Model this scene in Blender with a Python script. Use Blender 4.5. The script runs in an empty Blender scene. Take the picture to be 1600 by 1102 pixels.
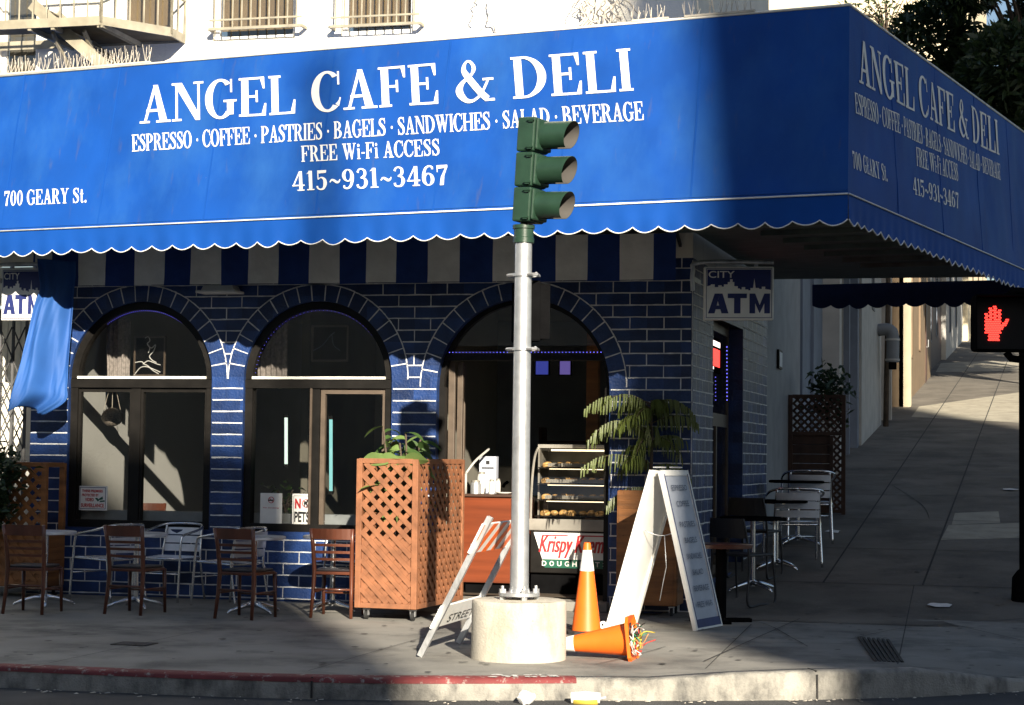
import bpy, bmesh, math, random
from mathutils import Vector, Matrix, noise
R = math.radians
random.seed(7)
sc = bpy.context.scene
col = sc.collection
# ------------------------------------------------------------------ camera
F = 2950.0                                   # focal length in photo pixels (photo 1600 x 1102)
CAM = Vector((2.94, -19.6, 1.6))
ROT = Matrix.Rotation(R(14), 3, 'Z') @ Matrix.Rotation(R(90 + 3.2), 3, 'X') @ Matrix.Rotation(0.0128, 3, 'Z')
cd = bpy.data.cameras.new('camera'); co = bpy.data.objects.new('camera', cd); col.objects.link(co)
cd.sensor_width = 36; cd.lens = 36 * F / 1600; cd.clip_start = .1; cd.clip_end = 2000
co.matrix_world = Matrix.Translation(CAM) @ ROT.to_4x4()
sc.camera = co
# ------------------------------------------------------------------ light
SUN_EL, SUN_AZ = R(22), R(27)                # azimuth measured from the facade normal (-y) towards +x
SUN = Vector((math.sin(SUN_AZ) * math.cos(SUN_EL), -math.cos(SUN_AZ) * math.cos(SUN_EL), math.sin(SUN_EL)))
w = bpy.data.worlds.new('World'); sc.world = w; w.use_nodes = True
nt = w.node_tree; bg = nt.nodes['Background']
sk = nt.nodes.new('ShaderNodeTexSky'); sk.sky_type = 'NISHITA'; sk.sun_disc = False
sk.sun_elevation = SUN_EL; sk.sun_rotation = math.atan2(SUN.x, SUN.y); sk.altitude = 50
nt.links.new(sk.outputs[0], bg.inputs[0]); bg.inputs[1].default_value = 0.05
sl = bpy.data.lights.new('sun', 'SUN'); sl.energy = 5.0; sl.angle = R(.53); sl.color = (1, .90, .74)
so = bpy.data.objects.new('sun', sl); col.objects.link(so)
so.rotation_euler = SUN.to_track_quat('Z', 'Y').to_euler()
sc.view_settings.view_transform = 'Standard'; sc.view_settings.look = 'None'
sc.view_settings.exposure = 1.25; sc.view_settings.gamma = 1
sc.cycles.max_bounces = 8; sc.cycles.transparent_max_bounces = 12
sc.cycles.use_denoising = True
# ------------------------------------------------------------------ where photo points lie in the place
def ray(px, py): return ROT @ Vector(((px - 800) / F, -(py - 551) / F, -1))
def yp(px, py, y):                           # on the plane parallel to the facade
    d = ray(px, py); return CAM + d * ((y - CAM.y) / d.y)
def zp(px, py, z=0.0):                       # on a level plane
    d = ray(px, py); return CAM + d * ((z - CAM.z) / d.z)
def dp(px, py, depth):                       # at a distance along the viewing axis
    return CAM + ray(px, py) * depth
SLOPE, Y0 = .114, -.5
def G(x, y):                                 # ground height: level front pavement, side street climbs
    if x < -.3: return 0.0
    t = max(0.0, y - Y0)
    return SLOPE * (t - .6 * (1 - math.exp(-t / .6)))
def gp(px, py):                              # on the ground
    z = 0.0
    for _ in range(60):
        p = zp(px, py, z) if abs(z - CAM.z) > 1e-3 else zp(px, py, z + .01)
        if p.y > 200 or p.y < -30: p.y = 60
        z = z * .6 + .4 * G(p.x, p.y)
    d = ray(px, py); t = 10.0
    while t < 150:
        q = CAM + d * t
        if q.z <= G(q.x, q.y): return Vector((q.x, q.y, G(q.x, q.y)))
        t += .02
    return p
def sx(y): return .035 * max(y, 0)           # side wall line
# ------------------------------------------------------------------ materials
def new_mat(name):
    m = bpy.data.materials.new(name); m.use_nodes = True
    return m, m.node_tree, m.node_tree.nodes['Principled BSDF']
def mat(name, c, rough=.6, metal=0.0, var=.15, scale=6.0, bump=0.0, bscale=60.0, c2=None, detail=4, spec=.5, stretch=(1, 1, 1), coat=0.0):
    m, t, b = new_mat(name)
    b.inputs['Roughness'].default_value = rough; b.inputs['Metallic'].default_value = metal
    b.inputs['Specular IOR Level'].default_value = spec; b.inputs['Coat Weight'].default_value = coat
    tc = t.nodes.new('ShaderNodeTexCoord'); mp = t.nodes.new('ShaderNodeMapping'); mp.inputs['Scale'].default_value = stretch
    t.links.new(tc.outputs['Object'], mp.inputs[0])
    n = t.nodes.new('ShaderNodeTexNoise'); n.inputs['Scale'].default_value = scale; n.inputs['Detail'].default_value = detail
    t.links.new(mp.outputs[0], n.inputs[0])
    mx = t.nodes.new('ShaderNodeMix'); mx.data_type = 'RGBA'
    a = tuple(max(0, v * (1 - var)) for v in c); z = c2 or tuple(min(1, v * (1 + var)) for v in c)
    mx.inputs[6].default_value = (*a, 1); mx.inputs[7].default_value = (*z, 1)
    cr = t.nodes.new('ShaderNodeMapRange'); cr.inputs[1].default_value = .3; cr.inputs[2].default_value = .7
    t.links.new(n.outputs[0], cr.inputs[0]); t.links.new(cr.outputs[0], mx.inputs[0])
    t.links.new(mx.outputs[2], b.inputs['Base Color'])
    if bump:
        n2 = t.nodes.new('ShaderNodeTexNoise'); n2.inputs['Scale'].default_value = bscale; n2.inputs['Detail'].default_value = 3
        t.links.new(mp.outputs[0], n2.inputs[0])
        bp = t.nodes.new('ShaderNodeBump'); bp.inputs['Strength'].default_value = bump; bp.inputs['Distance'].default_value = .02
        t.links.new(n2.outputs[0], bp.inputs['Height']); t.links.new(bp.outputs[0], b.inputs['Normal'])
    return m
def over(m, c, scale, lo, hi, stretch=(1, 1, 1), seed=0.0, amount=1.0):   # stains / wear with a shape of their own laid over a material
    t = m.node_tree; b = t.nodes['Principled BSDF']; src = b.inputs['Base Color'].links[0].from_socket
    tc = t.nodes.new('ShaderNodeTexCoord'); mp = t.nodes.new('ShaderNodeMapping'); mp.inputs['Scale'].default_value = stretch
    mp.inputs['Location'].default_value = (seed, seed * .7, seed * .3)
    t.links.new(tc.outputs['Object'], mp.inputs[0])
    n = t.nodes.new('ShaderNodeTexNoise'); n.inputs['Scale'].default_value = scale; n.inputs['Detail'].default_value = 6; n.inputs['Roughness'].default_value = .65
    t.links.new(mp.outputs[0], n.inputs[0])
    cr = t.nodes.new('ShaderNodeMapRange'); cr.inputs[1].default_value = lo; cr.inputs[2].default_value = hi; cr.inputs[4].default_value = amount
    t.links.new(n.outputs[0], cr.inputs[0])
    mx = t.nodes.new('ShaderNodeMix'); mx.data_type = 'RGBA'; mx.inputs[7].default_value = (*c, 1)
    t.links.new(cr.outputs[0], mx.inputs[0]); t.links.new(src, mx.inputs[6]); t.links.new(mx.outputs[2], b.inputs['Base Color'])
    return m
def emit(name, c, s):
    m, t, b = new_mat(name)
    b.inputs['Base Color'].default_value = (0.01, .01, .01, 1)
    b.inputs['Emission Color'].default_value = (*c, 1); b.inputs['Emission Strength'].default_value = s
    return m
def glass(name, tint=.8, rough=.01, f0=.05):
    m, t, b = new_mat(name)
    t.nodes.remove(b); out = t.nodes['Material Output']
    tr = t.nodes.new('ShaderNodeBsdfTransparent'); tr.inputs[0].default_value = (tint, tint, tint * .98, 1)
    gl = t.nodes.new('ShaderNodeBsdfGlossy'); gl.inputs['Roughness'].default_value = rough
    lw = t.nodes.new('ShaderNodeLayerWeight'); lw.inputs[0].default_value = .5
    pw = t.nodes.new('ShaderNodeMath'); pw.operation = 'POWER'; pw.inputs[1].default_value = 5; t.links.new(lw.outputs['Facing'], pw.inputs[0])
    fr = t.nodes.new('ShaderNodeMath'); fr.operation = 'MULTIPLY_ADD'; fr.inputs[1].default_value = 1 - f0; fr.inputs[2].default_value = f0; t.links.new(pw.outputs[0], fr.inputs[0])
    mx = t.nodes.new('ShaderNodeMixShader')
    t.links.new(fr.outputs[0], mx.inputs[0]); t.links.new(tr.outputs[0], mx.inputs[1]); t.links.new(gl.outputs[0], mx.inputs[2])
    t.links.new(mx.outputs[0], out.inputs[0])
    return m
def leafmat(name, c, var=.4, transl=.25):
    m, t, b = new_mat(name)
    tc = t.nodes.new('ShaderNodeTexCoord'); n = t.nodes.new('ShaderNodeTexNoise'); n.inputs['Scale'].default_value = 5; n.inputs['Detail'].default_value = 4
    t.links.new(tc.outputs['Object'], n.inputs[0])
    mx = t.nodes.new('ShaderNodeMix'); mx.data_type = 'RGBA'
    mx.inputs[6].default_value = (*[v * (1 - var) for v in c], 1); mx.inputs[7].default_value = (*[v * (1 + var) for v in c], 1)
    t.links.new(n.outputs[0], mx.inputs[0]); t.links.new(mx.outputs[2], b.inputs['Base Color']); b.inputs['Roughness'].default_value = .45
    tl = t.nodes.new('ShaderNodeBsdfTranslucent'); t.links.new(mx.outputs[2], tl.inputs[0])
    ms = t.nodes.new('ShaderNodeMixShader'); ms.inputs[0].default_value = transl
    t.links.new(b.outputs[0], ms.inputs[1]); t.links.new(tl.outputs[0], ms.inputs[2]); t.links.new(ms.outputs[0], t.nodes['Material Output'].inputs[0])
    return m
M = {}
M['awning'] = mat('awning_canvas', (.004, .058, .285), .65, var=.14, scale=1.6, bump=.12, bscale=420, spec=.20)
M['valance'] = mat('valance_canvas', (.004, .061, .295), .7, var=.10, scale=2.5, bump=.15, bscale=300, spec=.18)
M['letter'] = mat('letter_paint', (.74, .73, .70), .6, var=.04, scale=9)
M['piping'] = mat('white_piping', (.72, .72, .70), .6)
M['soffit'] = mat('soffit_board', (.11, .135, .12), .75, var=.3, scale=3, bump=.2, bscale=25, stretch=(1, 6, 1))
M['white_cloth'] = mat('white_stripe_cloth', (.82, .81, .77), .8, var=.08, scale=5, bump=.3, bscale=14)
M['blue_cloth'] = mat('blue_stripe_cloth', (.010, .045, .22), .8, var=.15, scale=5, bump=.3, bscale=14)
M['brick'] = mat('blue_painted_brick', (.011, .034, .125), .42, var=.35, scale=5, bump=.35, bscale=38)
def brick_tones(m, u, v, bw, bh, amt):            # each brick its own tone
    t = m.node_tree; b = t.nodes['Principled BSDF']; src = b.inputs['Base Color'].links[0].from_socket
    tc = t.nodes.new('ShaderNodeTexCoord'); sp = t.nodes.new('ShaderNodeSeparateXYZ'); cb = t.nodes.new('ShaderNodeCombineXYZ'); ad = t.nodes.new('ShaderNodeMath')
    t.links.new(tc.outputs['Object'], sp.inputs[0]); t.links.new(sp.outputs[0], ad.inputs[0]); t.links.new(sp.outputs[1], ad.inputs[1]); t.links.new(ad.outputs[0], cb.inputs[0]); t.links.new(sp.outputs[2], cb.inputs[1])
    mp = t.nodes.new('ShaderNodeMapping'); mp.inputs['Location'].default_value = (u, v, 0); t.links.new(cb.outputs[0], mp.inputs[0])
    k = t.nodes.new('ShaderNodeTexBrick'); k.inputs['Color1'].default_value = (1 - amt,) * 3 + (1,); k.inputs['Color2'].default_value = (1 + amt,) * 3 + (1,); k.inputs['Mortar'].default_value = (1, 1, 1, 1)
    k.inputs['Scale'].default_value = 1; k.inputs['Mortar Size'].default_value = 0.0; k.inputs['Brick Width'].default_value = bw; k.inputs['Row Height'].default_value = bh; k.inputs['Bias'].default_value = 0
    t.links.new(mp.outputs[0], k.inputs[0]); mx = t.nodes.new('ShaderNodeMix'); mx.data_type = 'RGBA'; mx.blend_type = 'MULTIPLY'; mx.inputs[0].default_value = 1
    t.links.new(src, mx.inputs[6]); t.links.new(k.outputs[0], mx.inputs[7]); t.links.new(mx.outputs[2], b.inputs['Base Color'])
brick_tones(M['brick'], .12, -.03, .365, .128, .38)
over(M['brick'], (.05, .075, .14), 9, .64, .74, seed=3, amount=.45)
M['mortar'] = mat('white_mortar_paint', (.64, .65, .66), .7, var=.2, scale=14, bump=.4, bscale=90)
M['stucco'] = over(mat('cream_stucco', (.80, .77, .68), .8, var=.05, scale=2, bump=.25, bscale=50), (.62, .56, .44), 3.0, .6, .75, (1, 1, .25))
M['dark_frame'] = mat('dark_bronze_frame', (.009, .008, .007), .5, var=.3, scale=8, spec=.2)
M['brown_frame'] = mat('brown_aluminium_frame', (.10, .075, .055), .45, var=.2, scale=8)
M['glass'] = glass('window_glass', .70, f0=.085)
M['case_glass'] = glass('case_glass', .9)
M['grey_sill'] = mat('grey_sill_board', (.35, .38, .40), .6)
M['white_bar'] = mat('white_transom_ledge', (.75, .73, .66), .5)
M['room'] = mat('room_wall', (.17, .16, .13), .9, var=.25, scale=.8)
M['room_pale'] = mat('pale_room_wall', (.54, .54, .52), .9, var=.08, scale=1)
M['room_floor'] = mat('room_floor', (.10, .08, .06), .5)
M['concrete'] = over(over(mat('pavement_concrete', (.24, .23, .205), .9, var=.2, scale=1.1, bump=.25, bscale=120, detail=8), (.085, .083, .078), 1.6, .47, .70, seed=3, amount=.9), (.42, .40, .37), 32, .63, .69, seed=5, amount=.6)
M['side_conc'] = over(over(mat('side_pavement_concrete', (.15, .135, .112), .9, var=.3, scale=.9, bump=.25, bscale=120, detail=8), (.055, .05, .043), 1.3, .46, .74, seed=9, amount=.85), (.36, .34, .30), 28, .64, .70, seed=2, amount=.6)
M['slab_and_sun'] = over(mat('pale_slab_and_sun_patch', (.36, .33, .26), .9, var=.15, scale=3, bump=.25, bscale=120, detail=8), (.12, .11, .1), 4, .56, .74, seed=4, amount=.7)  # also colours the painted sun patches up the hill
M['joint'] = mat('pavement_joint', (.035, .034, .032), .95, var=.3, scale=6)
M['kerb'] = over(over(mat('kerb_concrete', (.30, .285, .25), .9, var=.2, scale=3, bump=.5, bscale=70), (.055, .055, .055), 5, .44, .68, (1, 1, .5), seed=2, amount=.85), (.015, .015, .017), 2.2, .55, .7, seed=6, amount=.7)
M['red_paint'] = over(mat('red_kerb_paint', (.17, .030, .030), .75, var=.25, scale=4, bump=.2, bscale=90), (.30, .27, .24), 14, .56, .64, seed=1)
M['asphalt'] = over(mat('road_asphalt', (.060, .060, .060), .9, var=.3, scale=3, bump=.5, bscale=160, detail=8), (.16, .155, .14), 70, .64, .7, seed=8, amount=.6)
M['base_conc'] = over(over(mat('base_concrete', (.52, .48, .40), .9, var=.1, scale=3, bump=.3, bscale=60), (.27, .24, .19), 3.5, .52, .70, (1, 1, .4), seed=3, amount=.8), (.16, .145, .12), 22, .64, .69, seed=1, amount=.8)
M['galv'] = over(mat('galvanised_steel', (.58, .59, .60), .42, .75, var=.12, scale=14, bump=.05, bscale=60), (.25, .24, .23), 7, .52, .72, (1, 1, .3), seed=2, amount=.65)
M['green'] = mat('signal_green_paint', (.018, .046, .028), .38, var=.15, scale=8, bump=.05)
M['visor_in'] = mat('visor_inside', (.085, .078, .072), .7)
M['visor_dark'] = mat('lens_dark', (.012, .012, .012), .5, spec=.15)
M['black'] = mat('black_paint', (.006, .006, .0065), .9, var=.2, spec=.0)
M['iron'] = mat('black_iron', (.022, .022, .024), .5, var=.2)
M['rail_iron'] = mat('painted_fire_escape_iron', (.30, .27, .20), .6, var=.25)
M['alu'] = mat('polished_aluminium', (.80, .81, .83), .22, 1.0, var=.06)
M['alu_flat'] = mat('brushed_aluminium', (.76, .78, .84), .42, .75, var=.06, scale=20)
M['chair_wood'] = mat('chair_wood', (.095, .028, .013), .35, var=.35, scale=6, stretch=(1, 1, .15), coat=.25)
M['seat_pad'] = mat('dark_seat_pad', (.025, .02, .022), .4)
M['cedar'] = mat('cedar_lattice', (.25, .10, .045), .65, var=.28, scale=7, bump=.2, bscale=60)
M['cedar_d'] = mat('brown_planter_wood', (.25, .10, .028), .6, var=.4, scale=5, bump=.25, bscale=30, stretch=(.25, .25, 2.5))
M['panel_red'] = mat('red_wood_veneer', (.16, .034, .010), .4, var=.3, scale=4, stretch=(.2, .2, 3))
M['dark_wood'] = mat('dark_stained_wood', (.055, .025, .014), .55, var=.35, scale=5)
M['rubber'] = mat('rubber', (.02, .02, .02), .8)
M['orange'] = over(mat('cone_orange', (.86, .145, .010), .45, var=.07, scale=6), (.42, .12, .03), 9, .6, .78, seed=3, amount=.6)
M['reflect'] = mat('reflective_white', (.82, .82, .80), .5, var=.05)
M['sign_white'] = mat('white_painted_board', (.80, .79, .75), .55, var=.06, scale=6)
M['sign_grey'] = mat('printed_sign_face', (.42, .45, .52), .5, var=.08, scale=6)
M['ink_blue'] = mat('navy_ink', (.015, .025, .13), .5)
M['ink_grey'] = mat('grey_ink', (.12, .14, .19), .6)
M['ink_red'] = mat('red_ink', (.50, .025, .03), .5)
M['ink_black'] = mat('black_ink', (.02, .02, .02), .5)
M['ink_green'] = mat('dark_green_ink', (.01, .10, .06), .5)
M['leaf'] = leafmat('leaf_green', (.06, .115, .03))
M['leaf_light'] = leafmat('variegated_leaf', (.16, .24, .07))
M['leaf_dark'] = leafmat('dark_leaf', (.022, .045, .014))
M['tree_leaf'] = leafmat('tree_leaf', (.035, .058, .018), .5, .3)
M['pine_leaf'] = leafmat('pine_needles', (.12, .155, .032), .35, .2)
M['bark'] = mat('bark', (.09, .065, .045), .9, var=.3, bump=.5)
M['dry'] = mat('dry_vine', (.55, .50, .42), .9)
M['skin_food'] = mat('glazed_pastry', (.50, .30, .11), .4, var=.5, scale=25)
M['tray'] = mat('steel_tray', (.34, .32, .28), .45, .4)
M['cloth_curtain'] = mat('checked_curtain', (.36, .32, .30), .9, var=.3, scale=30)
M['wicker'] = mat('woven_basket', (.28, .24, .20), .9, var=.5, scale=60, bump=.6)
def flat_mats(**k):
    for n, c in k.items(): M[n] = mat(n, c, .7, var=.12, scale=3)
M['valance_shaded'] = mat('shaded_valance_blue', (.005, .018, .085), .8)  # dark copy of the valance cloth; its shade is in the colour
flat_mats(blind_tan=(.62, .45, .26), plaster_grey=(.26, .265, .27), paint_slate=(.17, .20, .25), paint_pale=(.41, .40, .37), paint_tan=(.17, .12, .07), paint_brown=(.20, .135, .08),
          paint_cream=(.62, .54, .38), far_stone=(.30, .28, .25), paper=(.75, .74, .72), steel_pipe=(.18, .19, .20), gate_grey=(.10, .10, .10), lamp_grey=(.62, .62, .60), ceramic=(.6, .58, .54))
# ------------------------------------------------------------------ mesh builder
class MB:
    def __init__(s): s.v, s.f, s.m = [], [], []
    def add(s, vs, fs, mi=0):
        o = len(s.v); s.v += [tuple(v) for v in vs]
        for f in fs: s.f.append(tuple(o + i for i in f)); s.m.append(mi)
        return s
    def quad(s, a, b, c, d, mi=0): return s.add([a, b, c, d], [(0, 1, 2, 3)], mi)
    def box(s, c, d, mx=None, mi=0):
        h = Vector(d) * .5; c = Vector(c)
        vs = [Vector((x * h.x, y * h.y, z * h.z)) for x in (-1, 1) for y in (-1, 1) for z in (-1, 1)]
        if mx is not None: vs = [mx @ v for v in vs]
        return s.add([c + v for v in vs], [(0, 1, 3, 2), (4, 6, 7, 5), (0, 4, 5, 1), (2, 3, 7, 6), (0, 2, 6, 4), (1, 5, 7, 3)], mi)
    def bx(s, x0, x1, y0, y1, z0, z1, mi=0): return s.box(((x0 + x1) / 2, (y0 + y1) / 2, (z0 + z1) / 2), (abs(x1 - x0), abs(y1 - y0), abs(z1 - z0)), None, mi)
    def bar(s, a, b, wd, th, up=(0, 0, 1), mi=0):       # rectangular bar from a to b
        a, b = Vector(a), Vector(b); d = (b - a).normalized(); u = Vector(up)
        sd = d.cross(u)
        if sd.length < 1e-4: sd = d.cross(Vector((1, 0, 0)))
        sd.normalize(); n = sd.cross(d).normalized()
        vs = [p + sd * (i * wd / 2) + n * (j * th / 2) for p in (a, b) for i, j in ((-1, -1), (1, -1), (1, 1), (-1, 1))]
        return s.add(vs, [(0, 1, 2, 3), (7, 6, 5, 4), (0, 4, 5, 1), (1, 5, 6, 2), (2, 6, 7, 3), (3, 7, 4, 0)], mi)
    def tube(s, pts, r, seg=8, mi=0, cap=True):
        pts = [Vector(p) for p in pts]; rs = r if isinstance(r, (list, tuple)) else [r] * len(pts)
        o = len(s.v); n = len(pts); pu = None
        for i, p in enumerate(pts):
            t = (pts[min(i + 1, n - 1)] - pts[max(i - 1, 0)])
            t = t.normalized() if t.length > 1e-9 else Vector((0, 0, 1))
            if pu is None:
                pu = t.orthogonal().normalized()
            pu = (pu - t * pu.dot(t))
            pu = pu.normalized() if pu.length > 1e-6 else t.orthogonal().normalized()
            pv = t.cross(pu)
            for k in range(seg):
                a = 2 * math.pi * k / seg; s.v.append(tuple(p + (pu * math.cos(a) + pv * math.sin(a)) * rs[i]))
        for i in range(n - 1):
            for k in range(seg):
                k2 = (k + 1) % seg
                s.f.append((o + i * seg + k, o + i * seg + k2, o + (i + 1) * seg + k2, o + (i + 1) * seg + k)); s.m.append(mi)
        if cap:
            s.f.append(tuple(o + k for k in reversed(range(seg)))); s.m.append(mi)
            s.f.append(tuple(o + (n - 1) * seg + k for k in range(seg))); s.m.append(mi)
        return s
    def lathe(s, prof, seg=24, c=(0, 0, 0), mx=None, mi=0, a0=0, a1=360):
        o = len(s.v); c = Vector(c); full = abs(a1 - a0) >= 360; cnt = seg if full else seg + 1
        for (r, z) in prof:
            for k in range(cnt):
                a = R(a0 + (a1 - a0) * k / seg); v = Vector((r * math.cos(a), r * math.sin(a), z))
                if mx is not None: v = mx @ v
                s.v.append(tuple(c + v))
        for i in range(len(prof) - 1):
            for k in range(seg):
                k2 = (k + 1) % cnt
                s.f.append((o + i * cnt + k, o + i * cnt + k2, o + (i + 1) * cnt + k2, o + (i + 1) * cnt + k)); s.m.append(mi)
        return s
    def prism(s, pts, d, mi=0):                          # polygon pts extruded by vector d
        n = len(pts); a = [Vector(p) for p in pts]; d = Vector(d)
        return s.add(a + [p + d for p in a], [tuple(reversed(range(n))), tuple(range(n, 2 * n))] + [(i, (i + 1) % n, n + (i + 1) % n, n + i) for i in range(n)], mi)
    def blob(s, c, r, mi=0, seg=8, rings=5, jit=0.0, rnd=random):
        c = Vector(c); r = Vector(r) if not isinstance(r, (int, float)) else Vector((r, r, r)); o = len(s.v)
        for i in range(rings + 1):
            th = math.pi * i / rings
            for k in range(seg):
                a = 2 * math.pi * k / seg; q = 1 + rnd.uniform(-jit, jit)
                s.v.append((c.x + r.x * math.sin(th) * math.cos(a) * q, c.y + r.y * math.sin(th) * math.sin(a) * q, c.z + r.z * math.cos(th) * q))
        for i in range(rings):
            for k in range(seg):
                k2 = (k + 1) % seg
                s.f.append((o + i * seg + k, o + (i + 1) * seg + k, o + (i + 1) * seg + k2, o + i * seg + k2)); s.m.append(mi)
        return s
    def build(s, name, mats, parent=None, smooth=False, world=True, bevel=0, auto=None):
        me = bpy.data.meshes.new(name)
        off = Vector((0, 0, 0))
        if parent is not None and world:
            r = parent
            while r.parent: r = r.parent
            off = r.location
        me.from_pydata([tuple(Vector(v) - off) for v in s.v], [], s.f)
        for m_ in (mats if isinstance(mats, (list, tuple)) else [mats]): me.materials.append(m_)
        me.polygons.foreach_set('material_index', s.m)
        if smooth: me.polygons.foreach_set('use_smooth', [True] * len(me.polygons))
        if smooth and name != 'lettering':
            bm_ = bmesh.new(); bm_.from_mesh(me); bmesh.ops.remove_doubles(bm_, verts=bm_.verts, dist=2e-5); bm_.to_mesh(me); bm_.free()
        me.update()
        if smooth and auto:
            try: me.set_sharp_from_angle(angle=R(auto))
            except Exception: pass
        o = bpy.data.objects.new(name, me); col.objects.link(o)
        if parent is not None: o.parent = parent
        if bevel:
            b = o.modifiers.new('bevel', 'BEVEL'); b.width = bevel; b.segments = 2; b.limit_method = 'ANGLE'
        return o
def tag(o, label=None, cat=None, group=None, kind=None):
    for k, v in (('label', label), ('category', cat), ('group', group), ('kind', kind)):
        if v: o[k] = v
    return o
def thing(name, label, cat, loc=(0, 0, 0), rz=0, group=None):
    o = bpy.data.objects.new(name, None); o.empty_display_size = .1; col.objects.link(o)
    o.location = loc; o.rotation_euler = (0, 0, rz)
    return tag(o, label, cat, group)
def copy_tree(o, parent=None):
    c = o.copy(); col.objects.link(c)
    if parent is not None: c.parent = parent
    for ch in [x for x in bpy.data.objects if x.parent == o]: copy_tree(ch, c)
    return c
def place(root, loc, rz, label, first):
    r = root if first else copy_tree(root)
    r.location = loc; r.rotation_euler = (0, 0, rz); r['label'] = label
    return r
# ------------------------------------------------------------------ lettering
def cat_rom(pts, n=7):
    P = [Vector(p) for p in pts]; out = []
    for i in range(len(P) - 1):
        p0, p1, p2, p3 = P[max(i - 1, 0)], P[i], P[i + 1], P[min(i + 2, len(P) - 1)]
        for k in range(n):
            t = k / n
            out.append(.5 * ((2 * p1) + (p2 - p0) * t + (2 * p0 - 5 * p1 + 4 * p2 - p3) * t * t + (3 * p1 - p0 - 3 * p2 + p3) * t ** 3))
    return out + [P[-1]]
def stroke(pts):                              # pts: (x, y, width) smoothed into one ribbon
    q = cat_rom(pts); L, Rr = [], []
    for i, p in enumerate(q):
        t = Vector((q[min(i + 1, len(q) - 1)] - q[max(i - 1, 0)]).to_2d()); t = t.normalized() if t.length else Vector((1, 0))
        n = Vector((-t.y, t.x)) * abs(p.z) / 2
        L.append((p.x + n.x, p.y + n.y)); Rr.append((p.x - n.x, p.y - n.y))
    return ('strip', L, Rr)
def rc(x0, y0, x1, y1): return [(x0, y0), (x1, y0), (x1, y1), (x0, y1)]
def ring(cx, cy, rx, ry, ix, iy, a0, a1, n=22):
    A = [R(a0 + (a1 - a0) * i / n) for i in range(n + 1)]
    return ('strip', [(cx + rx * math.cos(a), cy + ry * math.sin(a)) for a in A], [(cx + ix * math.cos(a), cy + iy * math.sin(a)) for a in A])
S_, T_, H_, O_ = .20, .07, .055, .07
def stem(x, top=True, bot=True, y1=1.0):
    o = [rc(x, 0, x + S_, y1)]
    if bot: o.append(rc(x - O_, 0, x + S_ + O_, H_))
    if top: o.append(rc(x - O_, y1 - H_, x + S_ + O_, y1))
    return o
def arm(x0, x1, y, h, up):                    # top / bottom arm with a wedge serif
    if up: return [rc(x0, y - H_, x1, y), [(x1 - .05, y - h), (x1, y - h), (x1, y), (x1 - .13, y)]]
    return [rc(x0, y, x1, y + H_), [(x1 - .13, y), (x1, y), (x1 + .02, y + h), (x1 - .03, y + h)]]
GL = {}
GL['A'] = (.92, [[(.11, 0), (.19, 0), (.47, .88), (.42, 1)], [(.40, 1), (.54, 1), (.84, 0), (.61, 0)], rc(.20, .29, .68, .36), rc(0, 0, .31, H_), rc(.50, 0, .93, H_)])
GL['N'] = (.94, [rc(.11, 0, .18, 1), rc(.76, .0, .83, 1), [(.05, 1), (.30, 1), (.83, .1), (.83, 0), (.70, 0)], rc(0, 0, .29, H_), rc(0, 1 - H_, .2, 1), rc(.65, 1 - H_, .94, 1)])
GL['C'] = (.84, [ring(.45, .5, .45, .525, .23, .46, 48, 312), rc(.735, .66, .79, 1.0), stroke([(.72, .14, .12), (.78, .24, .05), (.81, .33, .04)])])
GL['G'] = (.93, [ring(.45, .5, .45, .525, .23, .46, 48, 315), rc(.735, .66, .79, 1.0), rc(.64, .08, .83, .44), rc(.54, .41, .92, .465)])
GL['E'] = (.80, stem(.08) + arm(.25, .74, 1, .30, True) + arm(.25, .76, 0, .32, False) + [rc(.25, .48, .52, .54), rc(.48, .36, .54, .66)])
GL['F'] = (.76, stem(.08) + arm(.25, .74, 1, .30, True) + [rc(.25, .47, .52, .53), rc(.48, .35, .54, .65)])
GL['L'] = (.76, stem(.08) + arm(.25, .74, 0, .36, False))
GL['I'] = (.38, stem(.09))
GL['D'] = (.92, stem(.08) + [ring(.30, .5, .58, .5, .36, .445, -90, 90), rc(.2, 0, .31, H_), rc(.2, 1 - H_, .31, 1)])
GL['P'] = (.80, stem(.08) + [ring(.32, .72, .44, .28, .22, .225, -90, 90), rc(.25, 1 - H_, .33, 1), rc(.25, .44, .33, .495)])
GL['R'] = (.90, stem(.08) + [ring(.32, .73, .42, .27, .20, .215, -90, 90), rc(.25, 1 - H_, .33, 1), rc(.25, .46, .33, .515), [(.36, .50), (.54, .52), (.80, .05), (.60, .05)], rc(.58, 0, .92, .06)])
GL['B'] = (.86, stem(.08) + [ring(.32, .755, .38, .245, .17, .19, -90, 90), ring(.32, .27, .46, .27, .24, .215, -90, 90), rc(.25, 1 - H_, .33, 1), rc(.25, .485, .33, .54), rc(.25, 0, .33, H_)])
GL['O'] = (.92, [ring(.45, .5, .45, .525, .23, .465, 0, 360, 32)])
GL['S'] = (.70, [stroke([(.60, .76, .05), (.53, .91, .09), (.36, .975, .07), (.17, .89, .12), (.14, .72, .19), (.34, .55, .22), (.53, .37, .22), (.54, .15, .15), (.34, .03, .07), (.16, .09, .09), (.07, .27, .05)]), rc(.57, .68, .62, 1.0), rc(.05, 0.0, .10, .33)])
GL['T'] = (.84, [rc(.32, 0, .52, 1), rc(.22, 0, .62, H_), rc(.03, 1 - H_, .81, 1), [(.02, .68), (.07, .68), (.15, 1), (.02, 1)], [(.77, .68), (.82, .68), (.82, 1), (.69, 1)]])
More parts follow.
